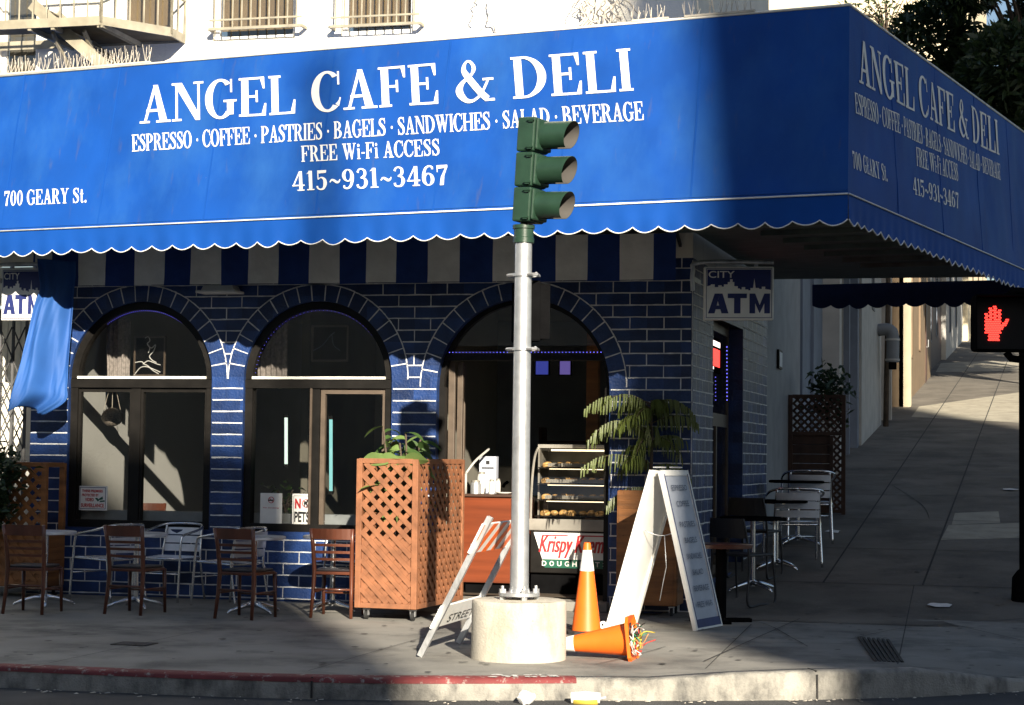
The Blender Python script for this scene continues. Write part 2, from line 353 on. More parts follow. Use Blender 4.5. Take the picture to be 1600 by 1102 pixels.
GL['W'] = (1.28, [[(.06, 1), (.29, 1), (.52, .12), (.45, 0), (.38, 0)], [(.38, 0), (.46, 0), (.72, 1), (.66, 1)], [(.50, 1), (.74, 1), (.95, .12), (.89, 0), (.82, 0)], [(.82, 0), (.90, 0), (1.17, 1), (1.10, 1)], rc(0, 1 - H_, .37, 1), rc(.44, 1 - H_, .80, 1), rc(1.0, 1 - H_, 1.27, 1)])
GL['V'] = (.90, [[(.06, 1), (.29, 1), (.53, .14), (.47, 0), (.40, 0)], [(.40, 0), (.48, 0), (.80, 1), (.73, 1)], rc(0, 1 - H_, .38, 1), rc(.62, 1 - H_, .9, 1)])
GL['Y'] = (.86, [rc(.33, 0, .53, .45), rc(.23, 0, .63, H_), [(.06, 1), (.29, 1), (.53, .45), (.33, .45)], [(.46, .45), (.53, .45), (.77, 1), (.70, 1)], rc(0, 1 - H_, .37, 1), rc(.58, 1 - H_, .87, 1)])
GL['H'] = (.98, stem(.08) + stem(.70) + [rc(.25, .47, .72, .54)])
GL['&'] = (1.0, [stroke([(.80, .05, .16), (.62, .22, .17), (.36, .56, .17), (.24, .76, .13), (.30, .95, .06), (.42, .96, .07), (.50, .80, .10), (.40, .62, .06), (.18, .46, .10), (.09, .25, .19), (.22, .06, .13), (.40, .02, .07), (.62, .16, .06), (.78, .40, .06), (.84, .52, .06)]), rc(.70, .5, .98, .555), rc(.72, 0, .98, .06)])
GL['4'] = (.72, [rc(.40, 0, .58, 1), rc(.30, 0, .68, H_), [(.02, .24), (.10, .24), (.46, .92), (.42, 1)], rc(.02, .24, .70, .31)])
GL['1'] = (.50, [rc(.17, 0, .36, 1), rc(.06, 0, .47, H_), [(.04, .84), (.17, .88), (.36, 1), (.22, 1)]])
GL['5'] = (.66, [rc(.10, .55, .16, 1), [(.10, .84), (.58, .86), (.60, 1), (.10, 1)], stroke([(.12, .53, .05), (.30, .63, .06), (.47, .53, .15), (.51, .32, .19), (.42, .08, .12), (.24, .02, .07), (.10, .10, .09), (.08, .2, .1)])])
GL['9'] = (.70, [ring(.33, .68, .31, .32, .13, .265, 0, 360, 26), stroke([(.56, .70, .17), (.55, .40, .15), (.44, .12, .12), (.26, .02, .08), (.12, .08, .10), (.11, .18, .09)])])
GL['6'] = (.70, [ring(.35, .32, .31, .32, .13, .265, 0, 360, 26), stroke([(.12, .30, .17), (.13, .60, .15), (.24, .88, .12), (.42, .98, .08), (.56, .92, .10), (.57, .82, .09)])])
GL['3'] = (.66, [stroke([(.10, .80, .12), (.18, .95, .08), (.34, .975, .07), (.48, .86, .14), (.46, .64, .14), (.26, .53, .06)]), stroke([(.26, .53, .06), (.44, .50, .10), (.53, .30, .19), (.44, .08, .13), (.26, .02, .07), (.11, .08, .10), (.08, .2, .12)])])
GL['7'] = (.66, [[(.06, .82), (.62, .86), (.62, 1), (.06, 1)], [(.06, .66), (.11, .66), (.11, .9), (.06, .95)], [(.52, .88), (.62, .90), (.44, .48), (.38, 0), (.18, 0), (.26, .42)]])
GL['0'] = (.70, [ring(.34, .5, .32, .515, .13, .455, 0, 360, 28)])
GL['i'] = (.36, [rc(.10, 0, .26, .64), rc(.03, 0, .34, H_), rc(.03, .59, .26, .64), ring(.17, .84, .10, .10, .001, .001, 0, 360, 14)])
GL['t'] = (.42, [rc(.12, .08, .28, .9), rc(.02, .58, .38, .64), stroke([(.2, .12, .16), (.27, .04, .09), (.39, .1, .05)])])
GL['-'] = (.36, [rc(.04, .32, .32, .41)])
GL['.'] = (.30, [ring(.14, .10, .10, .10, .001, .001, 0, 360, 14)])
GL['·'] = (.34, [ring(.17, .45, .09, .09, .001, .001, 0, 360, 14)])
GL['~'] = (.66, [stroke([(.06, .36, .06), (.16, .48, .09), (.30, .44, .12), (.42, .36, .12), (.54, .38, .09), (.61, .50, .05)])])
GL[' '] = (.34, [])
def serif_line(mb, text, org, ux, uy, nrm, width, height, gap=.05, lift=.004, mi=0, relief=None):
    tot = sum(GL[c][0] + gap for c in text) - gap; kx = width / tot; x = 0.0; i = 0
    for c in text:
        adv, polys = GL[c]
        for p in polys:
            z = lift + .0004 * (i % 6); i += 1
            def f(q):
                p_ = org + ux * ((x + q[0]) * kx) + uy * (q[1] * height)
                return p_ + nrm * (z + (relief(p_) if relief else 0))
            if isinstance(p, tuple):
                L, Q = p[1], p[2]; n = len(L)
                mb.add([f(q) for q in L] + [f(q) for q in Q], [(k, k + 1, n + k + 1, n + k) for k in range(n - 1)], mi)
            else: mb.add([f(q) for q in p], [tuple(range(len(p)))], mi)
        x += adv + gap
_tc = {}
def text2d(s, bold=0.0, shear=0.0):
    k = (s, bold, shear)
    if k in _tc: return _tc[k]
    cu = bpy.data.curves.new('t', 'FONT'); cu.body = s; cu.size = 1; cu.offset = bold; cu.shear = shear; cu.resolution_u = 4
    o = bpy.data.objects.new('t', cu); col.objects.link(o)
    dg = bpy.context.evaluated_depsgraph_get(); me = bpy.data.meshes.new_from_object(o.evaluated_get(dg))
    vs = [(v.co.x, v.co.y) for v in me.vertices]; fs = [tuple(p.vertices) for p in me.polygons]
    bpy.data.objects.remove(o); bpy.data.curves.remove(cu); bpy.data.meshes.remove(me)
    _tc[k] = (vs, fs); return _tc[k]
def sans(mb, s, org, ux, uy, nrm, width, height, bold=.0, shear=0.0, lift=.003, mi=0):
    vs, fs = text2d(s, bold, shear)
    x0, x1 = min(v[0] for v in vs), max(v[0] for v in vs); y0, y1 = min(v[1] for v in vs), max(v[1] for v in vs)
    mb.add([org + ux * ((v[0] - x0) / (x1 - x0) * width) + uy * ((v[1] - y0) / (y1 - y0) * height) + nrm * lift for v in vs], fs, mi)
UPZ = Vector((0, 0, 1))
# ================================================================== SETTING: road, pavements, kerb
KP = [(-40, -6.82), (-12, -6.82), (-5, -6.8), (-3, -6.77), (-2.3, -6.73), (-1.76, -6.65), (-1.25, -6.53), (-.8, -6.38), (-.35, -6.22), (.08, -6.06), (.6, -5.9), (1.2, -5.68), (1.76, -5.42), (2.5, -4.98), (3.25, -4.35), (3.9, -3.6), (4.45, -2.6), (4.8, -1.4), (5.0, 0), (5.1, 2), (5.2, 6), (5.5, 15), (5.8, 25), (6.4, 45), (7.0, 62), (8.3, 100)]
def ktop(x, y):
    t = max(0, min(1, (x - .6) / .9)); u = max(0, min(1, (x - 2.4) / .9)); v = max(0, min(1, (y + 1.5) / 1.5))
    h = .055 * t * t * (3 - 2 * t) - .12 * u * u * (3 - 2 * u) * (1 - v)
    return h + (0 if y < Y0 else G(1, y))
nK = len(KP)
def knorm(i):
    a = Vector((*KP[max(i - 1, 0)], 0)); b = Vector((*KP[min(i + 1, nK - 1)], 0)); t = (b - a).normalized(); return Vector((-t.y, t.x, 0))
mb = MB(); NS = 16
backs = []
for i, (x, y) in enumerate(KP):
    n = knorm(i); f = Vector((x, y, 0)) + n * .15
    if y < -4.2 or x < 0: b = Vector((min(x, -.0), .4, 0)) if x < 0 else Vector((-.0 + .02 * x, .4 + .02 * x, 0))
    else: b = Vector((sx(y) - .3, max(.5, y), 0))
    if x < -3: b = Vector((x, .6 if x > -7.5 else 1.2, 0))
    backs.append((f, b))
rows = []
for f, b in backs:
    row = []
    for k in range(NS + 1):
        p = f.lerp(b, k / NS); kt = ktop(f.x, f.y); t = k / NS
        p.z = G(p.x, p.y) + (kt - G(f.x, f.y)) * max(0, 1 - t * 4) ** 2
        row.append(p)
    rows.append(row)
for i in range(nK - 1):
    for k in range(NS):
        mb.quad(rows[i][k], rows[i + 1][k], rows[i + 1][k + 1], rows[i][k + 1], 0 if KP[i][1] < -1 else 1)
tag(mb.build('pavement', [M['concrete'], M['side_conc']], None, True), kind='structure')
# apron between the side pavement and the building line so the hill has no gap
mb = MB()
ys = [-.5, 0, .5, 1, 2, 3, 4, 6, 8, 10, 13, 16, 20, 25, 30, 40, 50, 62, 80, 100]
for a, b in zip(ys[:-1], ys[1:]):
    xs = [-.28, .3, .9, 1.5, 2.3, 3.2, 4.2]
    for p, q in zip(xs[:-1], xs[1:]):
        e = .006
        mb.quad((p + sx(a), a, G(p + .3, a) + e), (q + sx(a), a, G(q, a) + e), (q + sx(b), b, G(q, b) + e), (p + sx(b), b, G(p + .3, b) + e))
tag(mb.build('side_pavement', M['side_conc'], None, True), kind='structure')
# scored joints, paler slabs and painted sun patches on the side pavement
mb = MB()
def joint(pts, wd=.022, e=.0105):
    for a, b in zip(pts[:-1], pts[1:]):
        a, b = Vector(a), Vector(b); n = Vector((-(b - a).y, (b - a).x, 0)).normalized() * wd / 2
        mb.quad(*[(q.x, q.y, G(q.x, q.y) + e) for q in (a - n, b - n, b + n, a + n)])
for x0 in (1.12, 2.22, 3.35):
    joint([(x0 + sx(y), y, 0) for y in (2.1, 3, 4, 5, 7, 9, 12, 15, 19, 24, 30, 40, 55, 75)])
for yy in (2.1, 4.6, 7.2, 9.8, 12.5, 15.2, 18, 22, 27, 33, 40): joint([(sx(yy) + .02, yy, 0), (1.5, yy, 0), (4.2, yy, 0)], .018)
joint([gp(1250, 968), gp(1100, 1035)], .012); joint([gp(1405, 982), gp(1600, 968)], .012); joint([gp(1478, 975), gp(1600, 1003)], .012)
joint([gp(640, 1012), gp(745, 990)], .01)
q0, q1 = gp(1287, 1044), gp(1253, 1032)
tag(mb.build('pavement_joints', M['joint']), kind='structure')
mb = MB()
for pp in (((1492, 803), (1560, 800), (1563, 818), (1487, 821)), ((1482, 822), (1600, 818), (1600, 842), (1470, 845)), ((1436, 636), (1605, 612), (1605, 662), (1424, 652)), ((1470, 568), (1605, 562), (1605, 580), (1462, 582))):  # last two quads are distant sun patches put in as pale colour
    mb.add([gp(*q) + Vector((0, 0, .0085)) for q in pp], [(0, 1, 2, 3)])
tag(mb.build('slab_and_sun_patches', M['slab_and_sun']), kind='structure')
# gum spots and cracks trodden into the pavement
rnd = random.Random(31); mb = MB()
for k in range(190):
    px, py = rnd.uniform(0, 1600), rnd.uniform(950, 1058) if k < 120 else rnd.uniform(700, 1000)
    if k >= 120: px = rnd.uniform(1330, 1600)
    c = gp(px, py)
    if c.y < -6.2: continue
    r = rnd.uniform(.012, .034); n = 7
    mb.add([(c.x + r * math.cos(6.283 * j / n) * rnd.uniform(.7, 1.2), c.y + r * math.sin(6.283 * j / n) * rnd.uniform(.7, 1.2), G(c.x, c.y) + .0105) for j in range(n)], [tuple(range(n))])
for pts in (((1050, 968), (1115, 962), (1190, 975), (1240, 1000), (1262, 1012)), ((60, 990), (140, 984), (260, 992)), ((1330, 1000), (1400, 985), (1470, 978), (1540, 985)), ((930, 1040), (985, 1028), (1040, 1012)), ((1395, 760), (1440, 790), (1452, 812))):
    q = cat_rom([gp(*p) for p in pts], 6)
    for a_, b_ in zip(q[:-1], q[1:]):
        j_ = Vector((rnd.uniform(-.02, .02), rnd.uniform(-.02, .02), 0)); d_ = Vector((-(b_ - a_).y, (b_ - a_).x, 0)).normalized() * rnd.uniform(.003, .008)
        mb.quad(*[(v.x, v.y, G(v.x, v.y) + .0105) for v in (a_ - d_, b_ - d_, b_ + d_, a_ + d_)])
tag(mb.build('pavement_stains', M['joint']), kind='structure')
# long score lines of the front pavement
mb = MB()
joint([(-12, -3.4, 0), (-6, -3.4, 0), (-2.2, -3.36, 0)], .008); joint([(-3.9, -6.5, 0), (-3.9, -3.4, 0)], .008); joint([(-1.9, -6.3, 0), (-1.85, -3.3, 0)], .008); joint([(.9, -5.6, 0), (.75, -1.0, 0)], .010); joint([(2.3, -4.7, 0), (2.2, 2.1, 0)], .010); joint([(-.2, -3.0, 0), (2.3, -2.6, 0), (3.6, -2.4, 0)], .010)
tag(mb.build('pavement_score_lines', M['joint']), kind='structure')
mb = MB()
for px in (492, 1278):
    c = zp(px, 1080, -.1); i_ = min(range(nK), key=lambda i: abs(KP[i][0] - c.x)); n = knorm(i_)
    a_ = Vector((c.x, KP[i_][1] + (c.x - KP[i_][0]) * .35, 0)); mb.bar(a_ - n * .016 + UPZ * -.14, a_ - n * .010 + UPZ * (ktop(c.x, a_.y) - .02), .012, .012, (1, 0, 0)); mb.bar(a_ + UPZ * (ktop(c.x, a_.y) + .004), a_ + n * .16 + UPZ * (ktop(c.x, a_.y) + .007), .012, .006)
tag(mb.build('kerb_joints', M['joint']), kind='structure')
# warning grooves near the corner ramp
mb = MB()
for i in range(7):
    a = gp(1342 + i * 7.5, 998 + i * .6); b = gp(1368 + i * 7.0, 1036 + i * .2)
    mb.bar(a + Vector((0, 0, .012)), b + Vector((0, 0, .012)), .022, .012)
tag(mb.build('pavement_grooves', M['joint']), kind='structure')
# kerb: a real stone with a rounded nose
mb = MB(); mr = MB(); prof = []
for i, (x, y) in enumerate(KP):
    n = knorm(i); P = Vector((x, y, 0)); z = ktop(x, y) + .0; low = -.15 + (G(1, y) if y > Y0 else 0)
    prof.append([P - n * .012 + Vector((0, 0, low - .05)), P + Vector((0, 0, z - .03)), P + n * .008 + Vector((0, 0, z - .01)), P + n * .028 + Vector((0, 0, z + .004)), P + n * .16 + Vector((0, 0, z + .006)), P + n * .17 + Vector((0, 0, z - .02))])
def sub(prof, n):                              # finer along the kerb, slightly uneven
    out = []
    for a, b in zip(prof[:-1], prof[1:]):
        m_ = max(1, int((a[0] - b[0]).length / .25)) if a[0].y < 3 and a[0].x > -12 else 1
        for k in range(m_): out.append([p.lerp(q, k / m_) for p, q in zip(a, b)])
    out.append(prof[-1])
    for r in out:
        for j in (1, 2, 3):
            r[j] = r[j] + Vector((0, 0, .008 * noise.noise(Vector((r[j].x * 2.2, r[j].y * 2.2, j)))))
    return out
pr = sub(prof, 4)
for a, b in zip(pr[:-1], pr[1:]):
    for j in range(5): mb.quad(a[j], b[j], b[j + 1], a[j + 1])
tag(mb.build('kerb', M['kerb'], None, True), kind='structure')
up = Vector((0, 0, .004))
for a, b in zip(pr[:-1], pr[1:]):
    if a[0].x < -.25:
        mr.quad(a[1] + up * .2 - knorm(3) * .004, b[1] + up * .2 - knorm(3) * .004, b[2] + up * 1.2 - knorm(3) * .003, a[2] + up * 1.2 - knorm(3) * .003); mr.quad(a[2] + up * 1.2 - knorm(3) * .003, b[2] + up * 1.2 - knorm(3) * .003, b[3] + up, a[3] + up); mr.quad(a[3] + up, b[3] + up, b[4] + up, a[4] + up)
e = next(a for a in pr if a[0].x >= -.25); e0 = next(a for a in reversed(pr) if a[0].x < -.25)
mr.add([e[2] + up, Vector((.0, -5.99, .01)) + up, e[4] + up], [(0, 1, 2)])
tag(mr.build('kerb_paint', M['red_paint'], None, True), kind='structure')
mb = MB()                                       # worn white stencil on the red kerb
rnd = random.Random(4)
for px in (774, 790, 806, 822, 838, 852, 866):
    for k in range(3):
        c = zp(px + rnd.uniform(-5, 5), 1055 + rnd.uniform(-2, 2), 0.02); a = rnd.uniform(0, 3.1)
        n = rnd.randint(5, 7); r = rnd.uniform(.018, .034)
        mb.add([(c.x + 1.5 * r * math.cos(a + 6.28 * j / n) * rnd.uniform(.6, 1.1), c.y + r * math.sin(a + 6.28 * j / n) * rnd.uniform(.6, 1.1), ktop(c.x, c.y) + .0165) for j in range(n)], [tuple(range(n))])
tag(mb.build('kerb_stencil', M['sign_white']), kind='structure')
mb = MB(); mb.add([(-400, -400, -.15), (400, -400, -.15), (400, 20, -.15), (-400, 20, -.15)], [(0, 1, 2, 3)])
for a, b in zip(ys[:-1], ys[1:]): mb.quad((4.6 + sx(a), a, G(5, a) - .146), (16, a, G(5, a) - .146), (16, b, G(5, b) - .146), (4.6 + sx(b), b, G(5, b) - .146))
tag(mb.build('road', M['asphalt']), kind='structure')
# small iron cover in the pavement
c = gp(210, 1007); mb = MB(); mb.bx(c.x - .13, c.x + .13, c.y - .1, c.y + .1, 0, .006)
t = thing('utility_cover', 'small dark rectangular iron cover set in the front pavement', 'utility cover', c)
mb.build('cover_plate', M['iron'], t)
mb = MB(); mb.bx(c.x - .16, c.x + .16, c.y - .125, c.y - .1, 0, .007); mb.bx(c.x - .16, c.x + .16, c.y + .1, c.y + .125, 0, .007); mb.bx(c.x - .16, c.x - .13, c.y - .1, c.y + .1, 0, .007); mb.bx(c.x + .13, c.x + .16, c.y - .1, c.y + .1, 0, .007)
mb.build('cover_frame', M['joint'], t)
# ================================================================== the cafe building
bld = thing('cafe_building', 'white stucco building with a dark blue painted brick ground floor and arched windows', 'building', (0, 0, 0))
W1, W2, DR = (-6.26, .87, 2.44), (-4.15, .86, 2.44), (-1.83, .95, 2.36)      # arch centre x, radius, springing height
ARCH = [W1, W2, DR]; ZT, XL = 3.72, -7.60; SILL = .76; RING = .185
mb = MB(); nA = 28
def arc(a, k, r=None): r = r or a[1]; t = math.pi * (1 - k / nA); return a[0] + r * math.cos(t), a[2] + r * math.sin(t)
edges = [XL] + [v for a in ARCH for v in (a[0] - a[1], a[0] + a[1])] + [0.0]
for i in range(0, len(edges), 2): mb.quad((edges[i], 0, -.1), (edges[i + 1], 0, -.1), (edges[i + 1], 0, ZT), (edges[i], 0, ZT))
for a in ARCH:
    for k in range(nA):
        x0, z0 = arc(a, k); x1, z1 = arc(a, k + 1)
        mb.quad((x0, 0, z0), (x1, 0, z1), (x1, 0, ZT), (x0, 0, ZT)); mb.quad((x0, 0, z0), (x0, .26, z0), (x1, .26, z1), (x1, 0, z1))
    lo = SILL if a is not DR else -.1
    for sg in (-1, 1): mb.quad((a[0] + sg * a[1], 0, lo), (a[0] + sg * a[1], .26, lo), (a[0] + sg * a[1], .26, a[2]), (a[0] + sg * a[1], 0, a[2]))
    if a is not DR:
        mb.quad((a[0] - a[1], 0, -.1), (a[0] + a[1], 0, -.1), (a[0] + a[1], 0, SILL), (a[0] - a[1], 0, SILL))
        mb.quad((a[0] - a[1], 0, SILL), (a[0] + a[1], 0, SILL), (a[0] + a[1], .26, SILL), (a[0] - a[1], .26, SILL))
mb.quad((XL, 0, -.1), (XL, 0, ZT), (XL, 1.1, ZT), (XL, 1.1, -.1))
# side wall with its tall narrow side window
SY0, SY1, SYE = 1.25, 3.35, 5.35
def sq(y0, y1, z0, z1): mb.quad((sx(y0), y0, z0), (sx(y1), y1, z0), (sx(y1), y1, z1), (sx(y0), y0, z1))
sq(0, SY0, -.1, ZT); sq(SY1, SYE, -.1, ZT); sq(SY0, SY1, 3.2, ZT); sq(SY0, SY1, -.1, .3)
for y in (SY0, SY1): mb.quad((sx(y), y, .3), (sx(y) - .22, y, .3), (sx(y) - .22, y, 3.2), (sx(y), y, 3.2))
bw = mb.build('brick_wall', M['brick'], bld)
# painted mortar, raised a few millimetres
mb = MB(); CH, BL = .128, .365; rnd = random.Random(3); TH = .006
def inside(x, z, pad=0.0):
    for a in ARCH:
        if z >= a[2]:
            if (x - a[0]) ** 2 + (z - a[2]) ** 2 < (a[1] + RING + pad) ** 2: return True
        elif abs(x - a[0]) < a[1] + .004 and (a is DR or z > SILL - .0): return True
    return False
def line(p, q, wd, fx=None):
    fx = fx or (lambda u, z: Vector((u, -TH, z)))
    n = max(1, int(math.hypot(q[0] - p[0], q[1] - p[1]) / .07)); d = Vector((q[0] - p[0], q[1] - p[1])); d.normalize(); nn = Vector((-d.y, d.x))
    sd = rnd.uniform(0, 99)
    for k in range(n):
        u0, u1 = k / n, (k + 1) / n; A, B = [], []
        for u in (u0, u1):
            c = Vector((p[0] + (q[0] - p[0]) * u, p[1] + (q[1] - p[1]) * u)) + nn * .0035 * noise.noise(Vector((sd, u * n * .5, 0)))
            hw = wd * (.5 + .28 * noise.noise(Vector((sd + 7, u * n * .8, 2))))
            A.append(c + nn * hw); B.append(c - nn * hw)
        mb.quad(fx(B[0].x, B[0].y), fx(B[1].x, B[1].y), fx(A[1].x, A[1].y), fx(A[0].x, A[0].y))
z = .03; row = 0; MW = .0135
while z < 3.7:
    x = XL; run = None
    while x <= -.005:
        ins = inside(x, z)
        if not ins and run is None: run = x
        if (ins or x > -.02) and run is not None:
            if x - run > .05: line((run + .006, z), (x - .006, z), MW)
            run = None
        x += .01
    zc = z + CH; off = (row % 2) * BL / 2 - .12
    k = -22
    while k < 1:
        x = k * BL + off
        if XL + .1 < x < -.03:
            pier = SILL < z < 2.42 and x < -2.7
            if not pier and not inside(x, z, .02) and not inside(x, min(zc, 3.7), .02): line((x, z + .006), (x, zc - .006), MW * .85)
        k += 1
    z = zc; row += 1
for a in ARCH:
    o = [b for b in ARCH if b is not a]
    free = lambda x, z: all((x - b[0]) ** 2 + (z - b[2]) ** 2 > (b[1] + RING) ** 2 or z < b[2] for b in o) and XL < x
    N = 90; prev = None
    for k in range(N + 1):
        t = math.pi * k / N; p = (a[0] + (a[1] + RING) * math.cos(t), a[2] + (a[1] + RING) * math.sin(t))
        p = p if free(*p) else None
        if p and prev: line(prev, p, MW)
        prev = p
    nv = 19
    for k in range(nv + 1):
        t = math.pi * (k + .0) / nv; d = (math.cos(t), math.sin(t)); r0, r1 = a[1] + .004, a[1] + .02
        while r1 < a[1] + RING and free(a[0] + d[0] * r1, a[2] + d[1] * r1): r1 += .01
        if d[1] > .06 and r1 - r0 > .03: line((a[0] + d[0] * r0, a[2] + d[1] * r0), (a[0] + d[0] * r1, a[2] + d[1] * r1), MW)
sf = lambda u, z: Vector((sx(u) + TH, u, z))
z = .03; row = 0
while z < 3.7:
    for u0, u1 in ((0.02, SY0), (SY1, SYE)): line((u0, z), (u1, z), MW, sf)
    k = 0
    while k * BL < SYE:
        u = k * BL + (row % 2) * BL / 2 + .2
        if u < SY0 - .05 or SY1 + .05 < u < SYE: line((u, z + .006), (u, z + CH - .006), MW * .8, sf)
        k += 1
    z += CH; row += 1
line((-.004, 0), (-.004, 3.7), .008)
mb.build('mortar', M['mortar'], bld)
# upper storey
def holed(mb, x0, x1, z0, z1, holes, fx, mi=0):
    xs = sorted({x0, x1} | {v for h in holes for v in h[:2]}); zs = sorted({z0, z1} | {v for h in holes for v in h[2:]})
    for a, b in zip(xs[:-1], xs[1:]):
        for c, d in zip(zs[:-1], zs[1:]):
            if any(h[0] <= (a + b) / 2 <= h[1] and h[2] <= (c + d) / 2 <= h[3] for h in holes): continue
            mb.quad(fx(a, c), fx(b, c), fx(b, d), fx(a, d), mi)
UW = []
for p0, p1, yb in ((188, 272, 16), (334, 462, 37), (534, 646, 30)):
    a = yp(p0, yb, 0); b = yp(p1, yb, 0); UW.append((a.x, b.x, 6.24, 7.9))
a = yp(2, 16, 0); b = yp(60, 16, 0); UW.append((a.x, b.x, 5.9, 7.9))
mb = MB(); holed(mb, -16, 0, ZT + .002, 11, UW, lambda u, z: (u, -.015, z))
for h in UW:
    for x in h[:2]: mb.quad((x, -.015, h[2]), (x, .16, h[2]), (x, .16, h[3]), (x, -.015, h[3]))
    mb.quad((h[0], -.015, h[2]), (h[1], -.015, h[2]), (h[1], .16, h[2]), (h[0], .16, h[2]))
mb.quad((0, -.015, ZT + .002), (sx(SYE), SYE, ZT + .002), (sx(SYE), SYE, 11), (0, -.015, 11)); mb.quad((-16, -.015, 11), (0, -.015, 11), (sx(SYE), SYE, 11), (-16, SYE, 11))
mb.bx(-16, XL - 1.35, 0.02, .3, -.1, ZT); mb.bx(-16, XL, .02, .3, 3.3, ZT)
mb.build('upper_wall', M['stucco'], bld)
for i, h in enumerate(UW):
    wn = MB()
    f = .05
    wn.bx(h[0], h[0] + f, .05, .12, h[2] + .06, h[3]); wn.bx(h[1] - f, h[1], .05, .12, h[2] + .06, h[3]); wn.bx(h[0], h[1], .045, .125, h[2], h[2] + .06); wn.bx(h[0] + f, h[1] - f, .06, .11, 7.05, 7.1)
    wo = wn.build('window', M['sign_white'], bld, bevel=.004)
    pn = MB(); pn.bx(h[0] + f, h[1] - f, .085, .09, h[2] + .06, h[3]); pn.build('pane', M['glass'], wo)
    bl = MB(); xx = h[0] + f
    for k in range(1): bl.quad((h[0] + f, .13, h[2] + .14 if i < 3 else h[2]), (h[1] - f, .13, h[2] + .14 if i < 3 else h[2]), (h[1] - f, .13, h[3]), (h[0] + f, .13, h[3]))
    bl.build('blind', M['blind_tan'] if i < 3 else M['far_stone'], wo)
    bk = MB(); bk.quad((h[0], .4, h[2]), (h[1], .4, h[2]), (h[1], .4, h[3]), (h[0], .4, h[3])); bk.build('reveal', M['black'], wo)
# ground-floor arched windows
def arch_window(a, mull, right_style):
    cx, r, zs = a
    fr = MB(); g = MB(); y0, y1 = .05, .17; fw = .085
    for k in range(nA):
        x0, z0 = arc(a, k); x1, z1 = arc(a, k + 1); u0, w0 = arc(a, k, r - fw); u1, w1 = arc(a, k + 1, r - fw)
        fr.quad((x0, y0, z0), (x1, y0, z1), (u1, y0, w1), (u0, y0, w0)); fr.quad((u0, y0, w0), (u1, y0, w1), (u1, y1, w1), (u0, y1, w0))
    fr.bx(cx - r, cx - r + fw, y0, y1, SILL, zs - .1); fr.bx(cx + r - fw, cx + r, y0, y1, SILL, zs - .1)
    fr.bx(cx - r, cx + r, y0 - .01, y1, zs - .10, zs - .005); fr.bx(cx - r + fw, cx + r - fw, y0, y1, SILL, SILL + .085)
    o = fr.build('arched_window', M['dark_frame'], bld)
    n = 24; pts = [(cx + (r - fw) * math.cos(math.pi * k / n), .12, zs + (r - fw) * math.sin(math.pi * k / n)) for k in range(n + 1)]
    g.add(pts, [tuple(range(n + 1))]); g.build('lunette_pane', M['glass'], o)
    lg = MB(); lg.bx(cx - r + fw, cx + r - fw, y0 - .03, .115, zs - .002, zs + .028); lg.build('white_ledge', M['white_bar'], o, bevel=.003)
    mm = MB(); mm.bx(mull - .055, mull + .055, y0 + .012, y1 - .02, SILL + .085, zs - .1)
    if right_style:
        xa, xb = mull + .06, cx + r - fw - .002
        mm.bx(xa, xa + .05, y0 + .03, y1 - .03, SILL + .085, zs - .1, 1); mm.bx(xb - .04, xb, y0 + .03, y1 - .03, SILL + .085, zs - .1, 1); mm.bx(xa + .05, xb - .04, y0 + .03, y1 - .03, zs - .16, zs - .102, 1)
        mm.bx(mull - .055, mull - .03, y0 - .006, y0 + .01, SILL + .085, zs - .1, 1)
    else:
        for xa, xb in ((cx - r + fw, mull - .055), (mull + .055, cx + r - fw)):
            mm.bx(xa, xa + .028, y0 + .03, y1 - .03, SILL + .085, zs - .1); mm.bx(xb - .028, xb, y0 + .03, y1 - .03, SILL + .085, zs - .1); mm.bx(xa, xb, y0 + .031, y1 - .031, zs - .15, zs - .1)
    mm.build('mullion', [M['dark_frame'], M['brown_frame']], o)
    for xa, xb in ((cx - r + fw, mull - .055), (mull + .055, cx + r - fw)):
        p = MB(); p.quad((xa, .115, SILL + .085), (xb, .115, SILL + .085), (xb, .115, zs - .1), (xa, .115, zs - .1)); p.build('pane', M['glass'], o)
    sl_ = MB(); sl_.bx(cx - r + .03, cx + r - .03, .2, .42, SILL + .02, SILL + .19); sl_.build('inner_sill', M['grey_sill'], o)
    return o
arch_window(W1, yp(213, 700, .1).x, False); arch_window(W2, yp(493, 700, .1).x, True)
# doorway: fanlight, frame, open leaf
fr = MB(); cx, r, zs = DR; fw = .05; ZB = 2.72
for k in range(nA):
    x0, z0 = arc(DR, k); x1, z1 = arc(DR, k + 1); u0, w0 = arc(DR, k, r - fw); u1, w1 = arc(DR, k + 1, r - fw)
    fr.quad((x0, .1, z0), (x1, .1, z1), (u1, .1, w1), (u0, .1, w0)); fr.quad((u0, .1, w0), (u1, .1, w1), (u1, .2, w1), (u0, .2, w0))
fr.bx(cx - r, cx - r + .07, .1, .2, 0, zs); fr.bx(cx + r - .07, cx + r, .1, .2, 0, zs); fr.bx(cx - r + .03, cx + r - .03, .08, .19, ZB - .07, ZB)
df = fr.build('door_frame', M['dark_frame'], bld)
n = 24; pts = []
for k in range(n + 1):
    t = math.pi * k / n; x, z = cx + (r - fw) * math.cos(t), zs + (r - fw) * math.sin(t)
    if z > ZB: pts.append((x, .14, z))
g = MB(); g.add(pts, [tuple(range(len(pts)))]); g.build('fanlight_pane', M['glass'], df)
dl = MB(); xj = cx - r + .075
a = yp(688, 700, .1); dl.bx(xj, xj + .07, .2, .26, .12, ZB - .08)
xs_, ys_ = yp(721, 700, .80).x, .80
